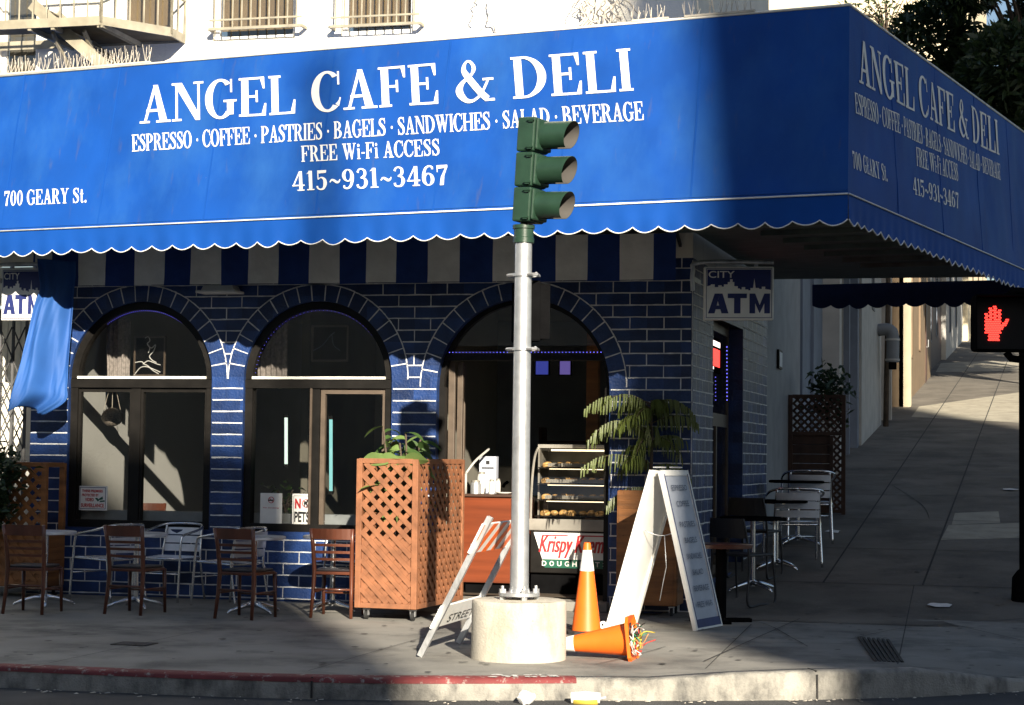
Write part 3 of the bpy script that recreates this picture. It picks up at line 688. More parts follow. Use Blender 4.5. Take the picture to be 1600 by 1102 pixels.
dl.bx(xj + .08, xj + .14, .27, .33, .12, ZB - .08); dl.bx(xs_ - .03, xs_ + .03, ys_, ys_ + .05, .12, ZB - .08); dl.bar((xj + .11, .33, 2.58), (xs_, ys_, 2.58), .045, .1); dl.bar((xj + .11, .33, .25), (xs_, ys_, .25), .045, .24)
do = dl.build('door', M['brown_frame'], bld, bevel=.004)
h = MB(); h.tube([(xs_ - .02, ys_ - .05, 1.05), (xs_ + .04, ys_ - .05, 1.05), (xs_ + .12, ys_ - .03, 1.05)], .014); h.build('handle', M['brown_frame'], do, True)
nb = MB(); f_ = lambda t, z: (xj + .13 + (xs_ - xj - .15) * t, .30 + (ys_ - .3) * t, z); nb.quad(f_(.30, 1.66), f_(.92, 1.66), f_(.92, 2.22), f_(.30, 2.22)); nb.build('notice', M['paper'], do)
st = MB(); st.bx(cx - r - .02, cx + r + .02, -.12, .5, 0, .1); st.build('door_step', M['concrete'], bld, bevel=.01)
# side window in the brick side wall
fr = MB(); ysd = lambda y, o: sx(y) + o
for y0, y1, z0, z1 in ((SY0, SY0 + .09, .3, 3.2), (SY1 - .09, SY1, .3, 3.2), (SY0 + .09, SY1 - .09, 3.1, 3.2), (SY0 + .09, SY1 - .09, .3, .4), (SY0 + .09, SY1 - .09, 2.0, 2.15), ((SY0 + SY1) / 2 - .04, (SY0 + SY1) / 2 + .04, .4, 2.0)):
    fr.bx(ysd(SY0, -.16), ysd(SY0, -.1), y0, y1, z0, z1)
so_ = fr.build('side_window', M['brown_frame'], bld)
p = MB(); p.quad((sx(2) - .14, SY0 + .09, .4), (sx(2) - .14, SY1 - .09, .4), (sx(2) - .14, SY1 - .09, 3.1), (sx(2) - .14, SY0 + .09, 3.1)); p.build('pane', M['glass'], so_)
# the room inside
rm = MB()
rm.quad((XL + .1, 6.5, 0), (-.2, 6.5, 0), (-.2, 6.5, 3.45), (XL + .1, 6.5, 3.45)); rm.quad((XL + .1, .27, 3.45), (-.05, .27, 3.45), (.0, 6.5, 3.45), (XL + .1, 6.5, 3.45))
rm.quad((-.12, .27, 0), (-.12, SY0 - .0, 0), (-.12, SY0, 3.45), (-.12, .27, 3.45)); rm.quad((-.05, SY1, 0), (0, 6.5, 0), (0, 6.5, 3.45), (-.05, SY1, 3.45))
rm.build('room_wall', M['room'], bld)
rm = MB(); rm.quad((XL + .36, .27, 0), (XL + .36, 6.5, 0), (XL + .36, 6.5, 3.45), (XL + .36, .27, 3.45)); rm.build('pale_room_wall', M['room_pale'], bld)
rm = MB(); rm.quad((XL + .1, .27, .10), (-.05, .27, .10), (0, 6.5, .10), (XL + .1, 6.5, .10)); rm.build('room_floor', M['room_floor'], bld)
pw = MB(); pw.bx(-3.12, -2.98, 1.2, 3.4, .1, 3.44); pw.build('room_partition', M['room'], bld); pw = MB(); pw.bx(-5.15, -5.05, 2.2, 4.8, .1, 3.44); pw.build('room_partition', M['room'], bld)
# ================================================================== buildings up the side street (a row that steps with the hill)
def side_building(name, label, m, y0, y1, off, h, wins=(), trim=None, doors=(), pil=()):
    zb = G(1, y0) - .4; x0 = lambda y: sx(y) + off
    t = thing(name, label, 'building', (x0(y0), y0, G(1, y0)))
    w_ = MB(); zt = G(1, y1) + h
    hol = [(a, b, c + G(1, a), d + G(1, a)) for a, b, c, d in wins]
    holed(w_, y0, y1, zb, zt, hol, lambda u, z: (x0(u), u, z))
    w_.quad((x0(y0), y0, zb), (x0(y0) - 8, y0, zb), (x0(y0) - 8, y0, zt), (x0(y0), y0, zt)); w_.quad((x0(y1), y1, zb), (x0(y1) - 8, y1, zb), (x0(y1) - 8, y1, zt), (x0(y1), y1, zt))
    w_.quad((x0(y0), y0, zt), (x0(y1), y1, zt), (x0(y1) - 8, y1, zt), (x0(y0) - 8, y0, zt))
    w_.build('wall', m, t)
    for a, b, c, d in hol:
        f = MB(); xx = x0(a)
        f.bx(xx - .12, xx + .02, a - .05, a, c - .05, d + .05); f.bx(xx - .12, xx + .02, b, b + .05, c - .05, d + .05); f.bx(xx - .12, xx + .03, a, b, c - .07, c); f.bx(xx - .12, xx + .025, a, b, d, d + .06); f.bx(xx - .1, xx - .05, a, b, (c + d) / 2 - .03, (c + d) / 2 + .03)
        fo = f.build('window', trim or M['paint_slate'], t)
        g_ = MB(); g_.quad((xx - .09, a, c), (xx - .09, b, c), (xx - .09, b, d), (xx - .09, a, d)); g_.build('pane', M['glass'], fo)
        k_ = MB(); k_.quad((xx - .4, a, c), (xx - .4, b, c), (xx - .4, b, d), (xx - .4, a, d)); k_.build('reveal', M['black'], fo)
    for a, b, z1 in doors:
        d_ = MB(); d_.bx(x0(a) - .05, x0(a) + .03, a, b, G(1, a) - .1, G(1, a) + z1); do_ = d_.build('door', M['dark_wood'], t)
        k_ = MB(); k_.tube([(x0(a) + .03, a + .15, G(1, a) + 1), (x0(a) + .08, a + .15, G(1, a) + 1), (x0(a) + .08, a + .15, G(1, a) + 1.2)], .015); k_.build('handle', M['galv'], do_)
    for a, b, o_ in pil:
        p_ = MB(); p_.bx(x0(a) - .1, x0(a) + o_, a, b, zb, zt - .4); p_.build('pilaster', M['paint_cream'] if o_ == .17 else m if o_ < .2 else (trim or m), t)  # cream one paints a sunlit strip on the tan building's near edge
    c_ = MB(); c_.bar((x0(y0) + .06, y0, zt - .15), (x0(y1) + .06, y1, zt - .15), .3, .3); c_.build('cornice', trim or m, t)
    return t
e = .02
side_building('grey_building', 'streaked grey rendered wall building joined to the blue brick cafe', M['plaster_grey'], SYE + e, 8.9, -.02, 6, trim=M['paint_slate'])
side_building('slate_building', 'slate blue building with pale pilasters behind the side lattice planter', M['paint_slate'], 8.9 + e, 16.9, -.05, 6, wins=((14.6, 15.3, 1.1, 5.2), (15.55, 16.3, 1.1, 5.2)), trim=M['paint_pale'], pil=((8.95, 9.3, .06), (10.4, 10.8, .05), (12.0, 12.5, .28), (13.2, 13.5, .07), (15.33, 15.5, .1), (16.45, 16.85, .14)))
side_building('pale_grey_building', 'pale grey rendered building with a bent vent pipe on its wall', M['paint_pale'], 16.9 + e, 21.2, .12, 6, wins=((19.0, 19.6, 2.6, 5.0),), trim=M['steel_pipe'])
side_building('brown_building', 'brown rendered building beyond the vent pipe', M['paint_brown'], 21.2 + e, 25.6, .0, 6, wins=((23.3, 23.8, .9, 4.4),), trim=M['paint_pale'], pil=((22.2, 22.5, .25),))
side_building('tan_building', 'tan building whose near edge has a strip of sun painted in cream', M['paint_tan'], 25.6 + e, 36, .25, 6, wins=((28, 28.8, 1.1, 3.5), (31, 31.8, 1.1, 3.5)), doors=((33.5, 34.6, 2.4),), trim=M['paint_brown'], pil=((25.62, 26.1, .17),))
side_building('dark_brown_building', 'dark brown building further up the hill', M['dark_wood'], 36 + e, 44, .1, 6, wins=((38, 39, 1, 4), (41, 42, 1, 4)), trim=M['paint_slate'])
side_building('white_trim_building', 'white and dark panelled building near the top of the hill', M['paint_pale'], 44 + e, 56, .25, 6, wins=((46, 47.4, .9, 3.5), (50, 51.5, .9, 3.5)), trim=M['paint_slate'])
side_building('sunlit_building', 'cream sunlit building at the top of the side street', M['paint_cream'], 56 + e, 78, .45, 19, wins=((60, 61.5, 1, 3), (66, 67.5, 1, 3)), doors=((72, 73, 2.3),), trim=M['paint_tan'])
# ================================================================== buildings across the street (behind the viewer): they cast the long shadows
def opposite(name, label, m, amin, amax, y2, depth, h):
    s, c = math.sin(SUN_AZ), math.cos(SUN_AZ)
    y1 = y2 - depth; x2 = (amax - s * y2) / c; x1 = (amin - s * y1) / c
    t = thing(name, label, 'building', ((x1 + x2) / 2, (y1 + y2) / 2, -.15))
    b = MB(); b.bx(x1, x2, y1, y2, -.15, h - .6); b.build('wall', m, t)
    b = MB(); b.bx(x1 - .0, x2 + .0, y1, y2, h - .598, h); b.build('parapet', M['paint_pale'], t)
    return t
EL = math.tan(SUN_EL)
D_ = 46 / math.cos(SUN_AZ) * EL
opposite('opposite_low_block', 'low pale block across the street behind the viewer', M['far_stone'], -34, -3.85, -46, 10, 1.75 + D_)
opposite('opposite_stair_tower', 'slim roof tower across the street behind the viewer', M['far_stone'], -4.06, -3.84, -46.5, .3, 5.2 + D_)
opposite('opposite_tall_block', 'tall block across the street behind the viewer', M['paint_tan'], -.80, 12.7, -46, 8, 38.6)
opposite('opposite_far_block', 'second tall block further along behind the viewer', M['far_stone'], 13.0, 30, -49, 6, 36.4)
def block(name, label, m, x0, x1, y0, y1, h):
    t = thing(name, label, 'building', ((x0 + x1) / 2, (y0 + y1) / 2, -.15))
    b = MB(); b.bx(x0, x1, y0, y1, -.15, h - .5); b.build('wall', m, t); b = MB(); b.bx(x0 - .1, x1 + .1, y0 - .1, y1 + .1, h - .5, h); b.build('parapet', M['far_stone'], t)
block('opposite_sky_blocker', 'low pale row added close behind the viewer to deepen the shade', M['paint_pale'], -40, 60, -34, -24.5, 7.3)  # unseen row added to shut out low sky and deepen the shade
block('left_street_block', 'grey block further left along the far side of the main street', M['plaster_grey'], -75, -44, -40, -24, 17)
# ================================================================== the big blue awning
P0 = dp(1325, 303, 16.6); ZS = P0.z
E1 = Vector((-math.cos(R(9.4)), math.sin(R(9.4)), 0)); E2 = Vector((math.sin(R(13.3)), math.cos(R(13.3)), 0)); UP = Vector((0, 0, 1))
LF, LS, HT, VD = 10.6, 8.3, 1.76, .275
aw = thing('awning', 'large royal blue canvas awning with white lettering wrapping round the cafe corner', 'awning', (P0.x, P0.y, ZS))
T0 = P0 + E2 * .36 + E1 * .10 + UP * HT
N1 = Vector((-math.sin(R(9.4)), -math.cos(R(9.4)), 0)); N2 = Vector((math.cos(R(13.3)), -math.sin(R(13.3)), 0))
def wave(p):
    k = p.x + p.y
    return noise.noise(Vector((k * .9, p.z * 1.6, 1))) + .45 * noise.noise(Vector((k * 2.6 + p.z * .8, p.z * 1.3, 5))) + .22 * noise.noise(Vector((k * 7 - p.z * 3, p.z * 3, 8)))
def sheet(mb, a, b, c, d, nu, nv, n, amp):             # a-b bottom, d-c top, slightly rippled cloth
    g = []
    for j in range(nv + 1):
        r = []
        for i in range(nu + 1):
            u, v = i / nu, j / nv
            p = (a.lerp(b, u)).lerp(d.lerp(c, u), v)
            e = min(1, u * 12, (1 - u) * 12) * min(1, v * 5, (1 - v) * 5)
            p = p + n * (amp * e * wave(p))
            r.append(p)
        g.append(r)
    for j in range(nv):
        for i in range(nu): mb.quad(g[j][i], g[j][i + 1], g[j + 1][i + 1], g[j + 1][i])
P1 = P0 + E1 * LF; T1 = P1 + E2 * .36 + UP * HT
P2 = P0 + E2 * LS; T2 = P2 + E1 * .10 + UP * HT - E2 * .3
mb = MB(); sheet(mb, P1, P0, T0, T1, 170, 30, N1, .017); mb.build('front_panel', M['awning'], aw, True)
mb = MB(); sheet(mb, P0, P2, T2, T0, 110, 30, N2, .017); mb.build('side_panel', M['awning'], aw, True)
mb = MB(); wl = lambda x, y, z: Vector((x, y, z))
mb.add([T1, T0, Vector((T0.x - .3, -.02, T0.z + .15)), Vector((T1.x, -.02, T1.z + .15))], [(0, 1, 2, 3)])
mb.add([T0, T2, Vector((sx(T2.y) + .02, T2.y, T2.z + .15)), Vector((T0.x - .3, -.02, T0.z + .15))], [(0, 1, 2, 3)])
mb.build('roof_panel', M['awning'], aw)
mb = MB(); d = UP * .03
mb.add([P1 + d, P0 + d, Vector((.02, -.02, ZS + .03)), Vector((P1.x, -.02, ZS + .03))], [(0, 1, 2, 3)]); mb.add([P0 + d, P2 + d, Vector((sx(P2.y) + .02, P2.y, ZS + .03)), Vector((.02, -.02, ZS + .03))], [(0, 1, 2, 3)])
for k in range(9):
    a = P0 + E2 * (.5 + .7 * k) + UP * -.0; mb.bar(a, a + E1 * 1.7, .04, .05)
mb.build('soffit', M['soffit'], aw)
def scallops(o, dr, L, n, start=0.0, depth=VD, step=.25, sag=.05, name='valance', m='valance', dark=False):
    mb = MB(); pp = MB(); K = 10; cnt = int(L / step); edge = []
    rq = random.Random(int(L * 10))
    for s in range(cnt):
        sg_ = sag * rq.uniform(.78, 1.2); j0 = rq.uniform(-.12, .12)
        for k in range(K):
            t = k / K; u = (s + t) * step + start
            z = -depth + sag - sg_ * (math.sin(math.pi * min(1, max(0, t + j0 * t * (1 - t)))) ** .8)
            edge.append((u, z))
    edge.append((cnt * step + start, -depth + sag))
    def P(u, f): 
        zz = f; off = .012 * noise.noise(Vector((u * 2.1, 3, zz * 2))) * (-f / depth) * 1.6 + .006 * math.sin(u * 2 * math.pi / step) * (-f / depth)
        return o + dr * u + UP * zz + n * (.004 + off)
    for (u0, z0), (u1, z1) in zip(edge[:-1], edge[1:]):
        r0 = [P(u0, z0 * j / 4) for j in range(5)]; r1 = [P(u1, z1 * j / 4) for j in range(5)]
        for j in range(4): mb.quad(r0[j], r1[j], r1[j + 1], r0[j + 1])
    v = mb.build(name, M[m], aw, True)
    if not dark:
        pts = [P(u, z) + n * .003 for u, z in edge]
        pp.tube(pts, .0065, 5); pp.build('scallop_piping', M['piping'], v, True)
        q = MB(); q.tube([o + dr * start + n * .012, o + dr * (cnt * step + start) + n * .012], .0085, 6); q.build('seam_piping', M['piping'], v, True)
    return v
scallops(P0, E1, LF, N1); scallops(P0, E2, LS, N2)
scallops(P2, E1, 3.0, E2 * -1, name='back_valance', m='valance_shaded', dark=True, depth=.33)
mb = MB(); mb.tube([T1 + UP * .01, T0 + UP * .01, T2 + UP * .01], .014, 6); mb.build('top_rail', M['white_bar'], aw, True)
# lettering, placed on the two inclined faces
def face(o, dr, top):                                  # in-plane axes of a face
    uy = (top - o); uy = (uy - dr * uy.dot(dr)).normalized(); n = dr.cross(uy).normalized(); return uy, n
fU, fN = face(P0, -E1, T0); sU, sN = face(P0, E2, T0)
def on_face(px, py, o, dr, uy, n):
    d = ray(px, py); p = CAM + d * ((o - CAM).dot(n) / d.dot(n)); q = p - o
    return q.dot(dr), q.dot(uy)
ET = 'ESPRESSO · COFFEE · PASTRIES · BAGELS · SANDWICHES · SALAD · BEVERAGE'
def put(text, bl, br, tl, o, dr, uy, n, gap=.05):
    slant = -.165 if dr.x > .9 else 0.0              # the painted capitals on the front lean back a little
    a = on_face(*bl, o, dr, uy, n); b = on_face(*br, o, dr, uy, n); c = on_face(*tl, o, dr, uy, n)
    mb = MB(); y = (a[1] + b[1]) / 2; h = c[1] - a[1]
    serif_line(mb, text, o + dr * a[0] + uy * a[1], (dr * (b[0] - a[0]) + uy * (b[1] - a[1])).normalized(), uy + dr * slant, n, math.hypot(b[0] - a[0], b[1] - a[1]), h, gap, .006, relief=lambda p_: .017 * wave(p_))
    mb.build('lettering', M['letter'], aw)
FR = (P0, -E1, fU, fN); SD = (P0, E2, sU, sN)
put('ANGEL CAFE & DELI', (219, 194), (992, 142), (221, 135), *FR)
put(ET, (206, 237), (1007, 188), (208, 211), *FR, gap=.02)
put('FREE Wi-Fi ACCESS', (472, 254), (688, 243), (472, 229), *FR)
put('415~931~3467', (457, 299), (702, 289), (457, 269), *FR)
put('700 GEARY St.', (6, 322), (136, 317), (6, 299), *FR)
put('ANGEL CAFE & DELI', (1341, 129), (1560, 243), (1350, 68), *SD)
put(ET, (1336, 177), (1562, 282), (1337, 146), *SD, gap=.02)
put('FREE Wi-Fi ACCESS', (1433, 259), (1496, 284), (1434, 231), *SD)
put('415~931~3467', (1427, 303), (1497, 327), (1428, 277), *SD)
put('700 GEARY St.', (1332, 263), (1384, 285), (1332, 236), *SD)
# stitched seams where the canvas widths join
for o_, dr_, uy_, n_, us in ((P0, E1, fU, fN, (1.45, 2.75, 4.05, 5.35, 6.65, 7.95, 9.2)), (P0, E2, sU, sN, (1.6, 3.3, 5.0, 6.6))):
    for u in us:
        pts = [o_ + dr_ * u + uy_ * (HT * 1.02 * k / 12) + n_ * .002 for k in range(13)]
        mb = MB()
        pts = [p_ + n_ * .017 * wave(p_) for p_ in pts]
        for a_, b_ in zip(pts[:-1], pts[1:]): mb.bar(a_, b_, .018, .005, n_)
        mb.build('seam', M['valance'], aw)
# rusty drips and bird droppings on the cloth
over(M['awning'], (.085, .08, .075), 4.0, .60, .76, (2.6, 2.6, .08), seed=4, amount=.34)
over(M['awning'], (.03, .13, .36), 1.2, .45, .75, (1, 1, .5), seed=9, amount=.5)
over(M['awning'], (.5, .5, .5), 30, .75, .77, seed=2, amount=.8)
# bird spikes standing along the top edge
def spikes(name, label, p0, p1, o, dr, uy, n, h, dense):
    a = on_face(p0[0], p0[1], o, dr, uy, n)[0]; b = on_face(p1[0], p1[1], o, dr, uy, n)[0]
    base = T0 + (dr * a - dr * 0); root = T0 - dr * (T0 - P0).dot(dr) + dr * a
    t = thing(name, label, 'bird spikes', root, group='bird spike strips on the awning')
    mb = MB(); L = b - a; x = 0; rnd = random.Random(int(p0[0]))
    mb.bar(root + UP * .03, root + dr * L + UP * .03, .03, .02)
    mb.build('strip', M['dry'], t); mb = MB()
    while x < L:
        c = root + dr * x + UP * .03
        if not rnd.random() < .12:
            for s in (-1, 0, 1):
                mb.tube([c, c + UP * h * rnd.uniform(.75, 1.08) + n * (.07 * s + rnd.uniform(-.02, .02)) + dr * (rnd.uniform(-.03, .03) + (.02 * s))], .0032, 4, cap=False)
        x += dense * rnd.uniform(.8, 1.2)
    mb.build('spikes', M['dry'], t)
spikes('bird_spike_strip', 'long run of rusty bird spikes along the awning top below the fire escape', (2, 112), (236, 93), *FR, .16, .05)
spikes('bird_spike_strip', 'short run of six silver bird spikes on the awning top in shade', (988, 34), (1045, 30), *FR, .12, .06)
spikes('bird_spike_strip', 'run of silver bird spikes nearest the awning corner', (1070, 27), (1180, 20), *FR, .12, .058)
# striped valance of the older awning on the wall beneath
YV = -.30
a = yp(52, 400, YV); b = yp(1056, 400, YV)
sv = thing('striped_valance', 'blue and white striped cloth valance hanging on the brick wall under the awning', 'valance', ((a.x + b.x) / 2, YV, 3.5))
edges = [52, 55, 81, 122, 165, 210, 257, 298, 345, 388, 435, 483, 530, 572, 619, 668, 718, 770, 820, 868, 918, 968, 1021, 1056]
xs = [yp(p, 420, YV).x for p in edges]
mb = MB(); ZV0, ZV1 = 3.47, 3.95
for i in range(len(xs) - 1):
    n = 6
    for k in range(n):
        for j in range(5):
            def V(u, f):
                x = xs[i] + (xs[i + 1] - xs[i]) * u; zz = ZV0 + (ZV1 - ZV0) * f - (0 if i % 2 else .012) * (1 - f)
                return (x, YV + (1 - f) * (.035 * noise.noise(Vector((x * 2.2, f * 1.2, 0))) + .012 * noise.noise(Vector((x * 1.5, f * 9, 4)))), zz)
            mb.quad(V(k / n, j / 5), V((k + 1) / n, j / 5), V((k + 1) / n, (j + 1) / 5), V(k / n, (j + 1) / 5), 1 if i % 2 else 0)
mb.build('cloth', [M['blue_cloth'], M['white_cloth']], sv, True)
mb = MB(); mb.bar((xs[0], YV + .02, 3.97), (xs[-1], YV + .02, 3.97), .03, .03)
for x in (xs[0], -5.2, -3.1, -1.2, xs[-1]): mb.bar((x, YV + .02, 3.97), (x, -.01, 3.85), .03, .03)
mb.build('rail', M['iron'], sv)
# torn blue banner hanging at the left
YB = -.72; M['banner'] = mat('banner_cloth', (.016, .085, .30), .7, var=.15, scale=2)
prof = [(404, 56, 97), (430, 60, 97), (452, 62, 96), (480, 52, 96), (520, 44, 95), (560, 36, 93), (600, 27, 92), (622, 22, 90), (642, 19, 56)]
mb = MB(); NU = 44; fin = []
pq = cat_rom(prof, 6)
for row in pq:
    r = []; py, x0, x1 = row
    t = (py - 404) / 238
    for k in range(NU + 1):
        u = k / NU; p = yp(x0 + (x1 - x0) * u, py + 26 * max(0, t - .75) * math.sin(u * 5.2 + 2.6), YB)
        fold = .05 * math.sin(u * 8.5 + t * 2.2 + .6) * (.35 + t) + .022 * math.sin(u * 17 + 1 - t * 3) + .02 * noise.noise(Vector((u * 5, t * 3, 2))) + .012 * noise.noise(Vector((u * 13 + t * 5, t * 6, 7)))
        r.append(Vector((p.x, YB + fold + .34 * u - .10 * t, p.z)))
    fin.append(r)
for a_, b_ in zip(fin[:-1], fin[1:]):
    for k in range(NU): mb.quad(a_[k], a_[k + 1], b_[k + 1], b_[k])
o = mb.build('torn_banner', M['banner'], None, True); md = o.modifiers.new('cloth', 'SOLIDIFY'); md.thickness = .004
tag(o, 'torn blue cloth gathered and hanging in folds beside the left brick pier', 'banner')
# ================================================================== traffic signal and its concrete base
c = zp(810, 1029); c.z = 0
BZ = .47
mb = MB(); prof = [(.381, -.02), (.381, .02), (.380, .10), (.380, .25), (.379, BZ - .05), (.378, BZ - .018), (.370, BZ - .004), (.355, BZ), (.001, BZ)]
mb.lathe(prof, 56, c)
for i, v in enumerate(mb.v):
    q = Vector(v) - c; k = 1 + .005 * noise.noise(Vector(v) * 4) + .003 * noise.noise(Vector(v) * 25)
    mb.v[i] = (c.x + q.x * k, c.y + q.y * k, q.z)
tag(mb.build('concrete_base', M['base_conc'], None, True, auto=40), 'round pale concrete footing under the silver signal pole', 'footing')
ts = thing('traffic_signal', 'dark green three light traffic signal on a silver steel pole', 'traffic signal', (c.x, c.y, BZ))
PX = Vector((c.x, c.y, 0)); ptop = 3.40; lean = Vector((.004, 0, 1))
mb = MB(); mb.tube([PX + Vector((0, 0, z)) for z in (BZ + .05, 1.2, 2.2, ptop)], [.076, .073, .071, .069], 28); mb.build('pole', M['galv'], ts, True, auto=40)
mb = MB(); mb.lathe([(.08, BZ + .03), (.165, BZ + .03), (.165, BZ + .055), (.085, BZ + .055), (.08, BZ + .09)], 32, PX)
bp_ = mb.build('base_plate', M['galv'], ts, True, auto=30)
for k in range(4):
    a = R(30 + 90 * k); q = PX + Vector((.14 * math.cos(a), .14 * math.sin(a), 0))
    mb = MB(); mb.tube([q + Vector((0, 0, BZ - .01)), q + Vector((0, 0, BZ + .11))], .013, 8); mb.lathe([(.001, .055), (.028, .055), (.028, .085), (.001, .085)], 6, q + Vector((0, 0, BZ))); mb.lathe([(.001, 0), (.024, 0), (.024, .025), (.001, .025)], 6, q + Vector((0, 0, BZ)))
    mb.build('anchor_bolt', M['galv'], ts)
mb = MB(); mb.lathe([(.073, ptop - .06), (.085, ptop - .06), (.085, ptop - .02), (.08, ptop - .015), (.08, ptop + .05), (.09, ptop + .055), (.09, ptop + .085), (.03, ptop + .09), (.03, ptop + .15)], 26, PX); mb.build('collar', M['green'], ts, True, auto=30)
AX = Vector((.955, -.30, -.05)).normalized(); SDE = Vector((.235, .972, 0)); HUP = Vector((.075, -.01, 1)).normalized()
HUP = (HUP - AX * HUP.dot(AX)).normalized(); SDE = HUP.cross(AX).normalized()
MH = Matrix((AX, SDE, HUP)).transposed()
hb = PX + Vector((.035, -.01, ptop + .10)); SH = .284
for k in range(3):
    cc = hb + HUP * (SH * (k + .5))
    mb = MB(); mb.box(cc, (.165, .24, SH - .006), MH); mb.box(cc + AX * .1, (.03, .235, SH - .03), MH)
    sec = mb.build('signal_section', M['green'], ts, bevel=.016)
    vc = cc + AX * .115; mb = MB(); n = 28; L0 = .29; r = .112; ro, ri = [], []
    for j in range(n + 1):                              # tunnel visor open at the bottom, front cut at a slant
        a = R(-70 + 320 * j / n); q = SDE * math.cos(a) * r + HUP * math.sin(a) * r
        ln = L0 * (.84 + .10 * math.sin(a))
        ro.append((vc + q, vc + q + AX * ln)); q2 = q * .975; ri.append((vc + q2, vc + q2 + AX * ln))
    for j in range(n):
        mb.quad(ro[j][0], ro[j][1], ro[j + 1][1], ro[j + 1][0], 0); mb.quad(ri[j][0], ri[j + 1][0], ri[j + 1][1], ri[j][1], 1); mb.quad(ro[j][1], ri[j][1], ri[j + 1][1], ro[j + 1][1], 0)
    mb.build('visor', [M['green'], M['visor_in']], sec, True, auto=40)
    mb = MB(); mb.lathe([(.001, .02), (.05, .016), (.098, .0)], 24, vc, MH @ Matrix.Rotation(R(90), 3, 'Y')); mb.build('lens', M['visor_dark'], sec, True)
    mb = MB()
    for sy in (-.125, .125):
        for sz in (-.11, .11): mb.box(cc + SDE * sy + HUP * sz + AX * .05, (.04, .025, .03), MH); mb.tube([cc + SDE * sy * 1.1 + HUP * sz + AX * .02, cc + SDE * sy * 1.1 + HUP * sz + AX * .085], .007, 6)
    mb.build('latch', M['green'], sec)
# pedestrian signal strapped to the back of the pole
pz = 2.80; pc = PX + Vector((-.035, .26, pz))
ps = thing('pedestrian_signal', 'black louvred pedestrian signal box strapped behind the silver pole', 'pedestrian signal', pc)
ax2 = Vector((.80, .60, 0)); sd2 = Vector((-.60, .80, 0)); M2 = Matrix((ax2, sd2, UP)).transposed()
mb = MB(); mb.box(pc, (.13, .34, .50), M2); mb.build('housing', M['black'], ps, bevel=.02)
mb = MB()
for k in range(13): mb.box(pc + ax2 * .125 + UP * (-.22 + .0366 * k) - ax2 * .02, (.085, .31, .006), M2)
for k in range(9): mb.box(pc + ax2 * .125 + sd2 * (-.15 + .0375 * k) - ax2 * .02, (.085, .006, .45), M2)
mb.build('louvre_grid', M['black'], ps)
mb = MB()
for z in (2.48, 3.08):
    mb.lathe([(.074, -.012), (.084, -.012), (.084, .012), (.074, .012)], 24, PX + UP * z); mb.tube([PX + Vector((.13, -.05, z)), PX + Vector((.1, -.075, z)), PX + Vector((-.1, -.02, z)), PX + Vector((-.135, .02, z))], .012, 6)
    mb.tube([PX + Vector((-.10, .03, z)), PX + Vector((-.13, .03, z - .02)), PX + Vector((.12, .08, z)), PX + Vector((.12, -.05, z + .01))], .011, 6); mb.bar(PX + Vector((.02, .06, z)), pc + Vector((-.02, -.02, (z - pz) * .86)), .05, .03)
mb.build('strap', M['galv'], ps, True, auto=40)
# pedestrian signal with the lit red hand at the right edge
hc = dp(1571, 506, 14.9); yw = Matrix.Rotation(R(10), 3, 'Z')
ex, ey = yw @ Vector((1, 0, 0)), yw @ Vector((0, 1, 0)); M3 = Matrix((ex, ey, UP)).transposed()
hs = thing('pedestrian_signal', 'black pedestrian signal showing a lit red raised hand', 'pedestrian signal', hc)
mb = MB(); mb.box(hc + ey * .08, (.50, .16, .44), M3); mb.build('housing', M['black'], hs, bevel=.03)
mb = MB()
for s in (-1, 1): mb.box(hc + ex * .25 * s - ey * .06, (.012, .16, .43), M3)
mb.box(hc + UP * .215 - ey * .06, (.49, .16, .012), M3); mb.build('visor', M['black'], hs)
mb = MB(); mb.box(hc - ey * .003, (.46, .008, .40), M3); mb.build('lens', M['visor_dark'], hs)
hand = ["...##......", "...##.##...", ".#.##.##...", "##.##.##...", "##.##.##...", "##.##.##.##", "###########", "##########.", "#########..", "########...", "#######....", ".######....", ".######....", ".######...."]
hand = ["......##.......", "......##..##...", "...##.##..##...", "...##.##..##...", ".#.##.##..##...", "##.##.##..##..#", "##.##.##..##.##", "##.##.##.###.##", "##.#########.#.", "############.#.", "###############", "##############.", ".############..", ".###########...", "..##########...", "..#########....", "...########....", "...########...."]
mb = MB(); ox = ex * (-.125)
cell = .0152; rows_n = 18; rnd = random.Random(2)
# a raised hand made of small lamps: four fingers and a thumb over a palm
def in_hand(u, v):
    fg = ((.10, .52, .80), (.27, .56, .94), (.44, .56, 1.0), (.61, .54, .90))
    for x, y0, y1 in fg:
        if abs(u - x) < .067 and y0 - .2 < v < y1: return True
    if .03 < u < .68 and .22 < v < .60: return True
    if .14 < u < .62 and 0 < v < .25: return True
    t = (u - .62) / .38
    return 0 < t < 1 and abs(v - (.34 + .28 * t)) < .075
for j in range(20):
    for i in range(15):
        u, v = (i + .5 * (j % 2)) / 14.5, j / 19.5
        if in_hand(u, v): mb.box(hc - ex * (.165 - u * .19) + UP * (-.145 + v * .285) - ey * .012, (.0095, .004, .0105), M3)
mb.build('lit_hand', emit('red_lamps', (1, .028, .02), 3.0), hs)
pp_ = hc + ex * .40 + ey * .28; gz = G(pp_.x, pp_.y)
mb = MB(); mb.tube([hc + ex * .02 - UP * .22 + ey * .08, hc + ex * .06 - UP * .27 + ey * .08, hc + ex * .2 - UP * .28 + ey * .15, Vector((pp_.x, pp_.y, hc.z - .28))], .03, 10); mb.tube([hc + ex * .02 + UP * .22 + ey * .08, hc + ex * .1 + UP * .27 + ey * .1, Vector((pp_.x, pp_.y, hc.z + .27))], .03, 10); mb.build('bracket', M['black'], hs, True)
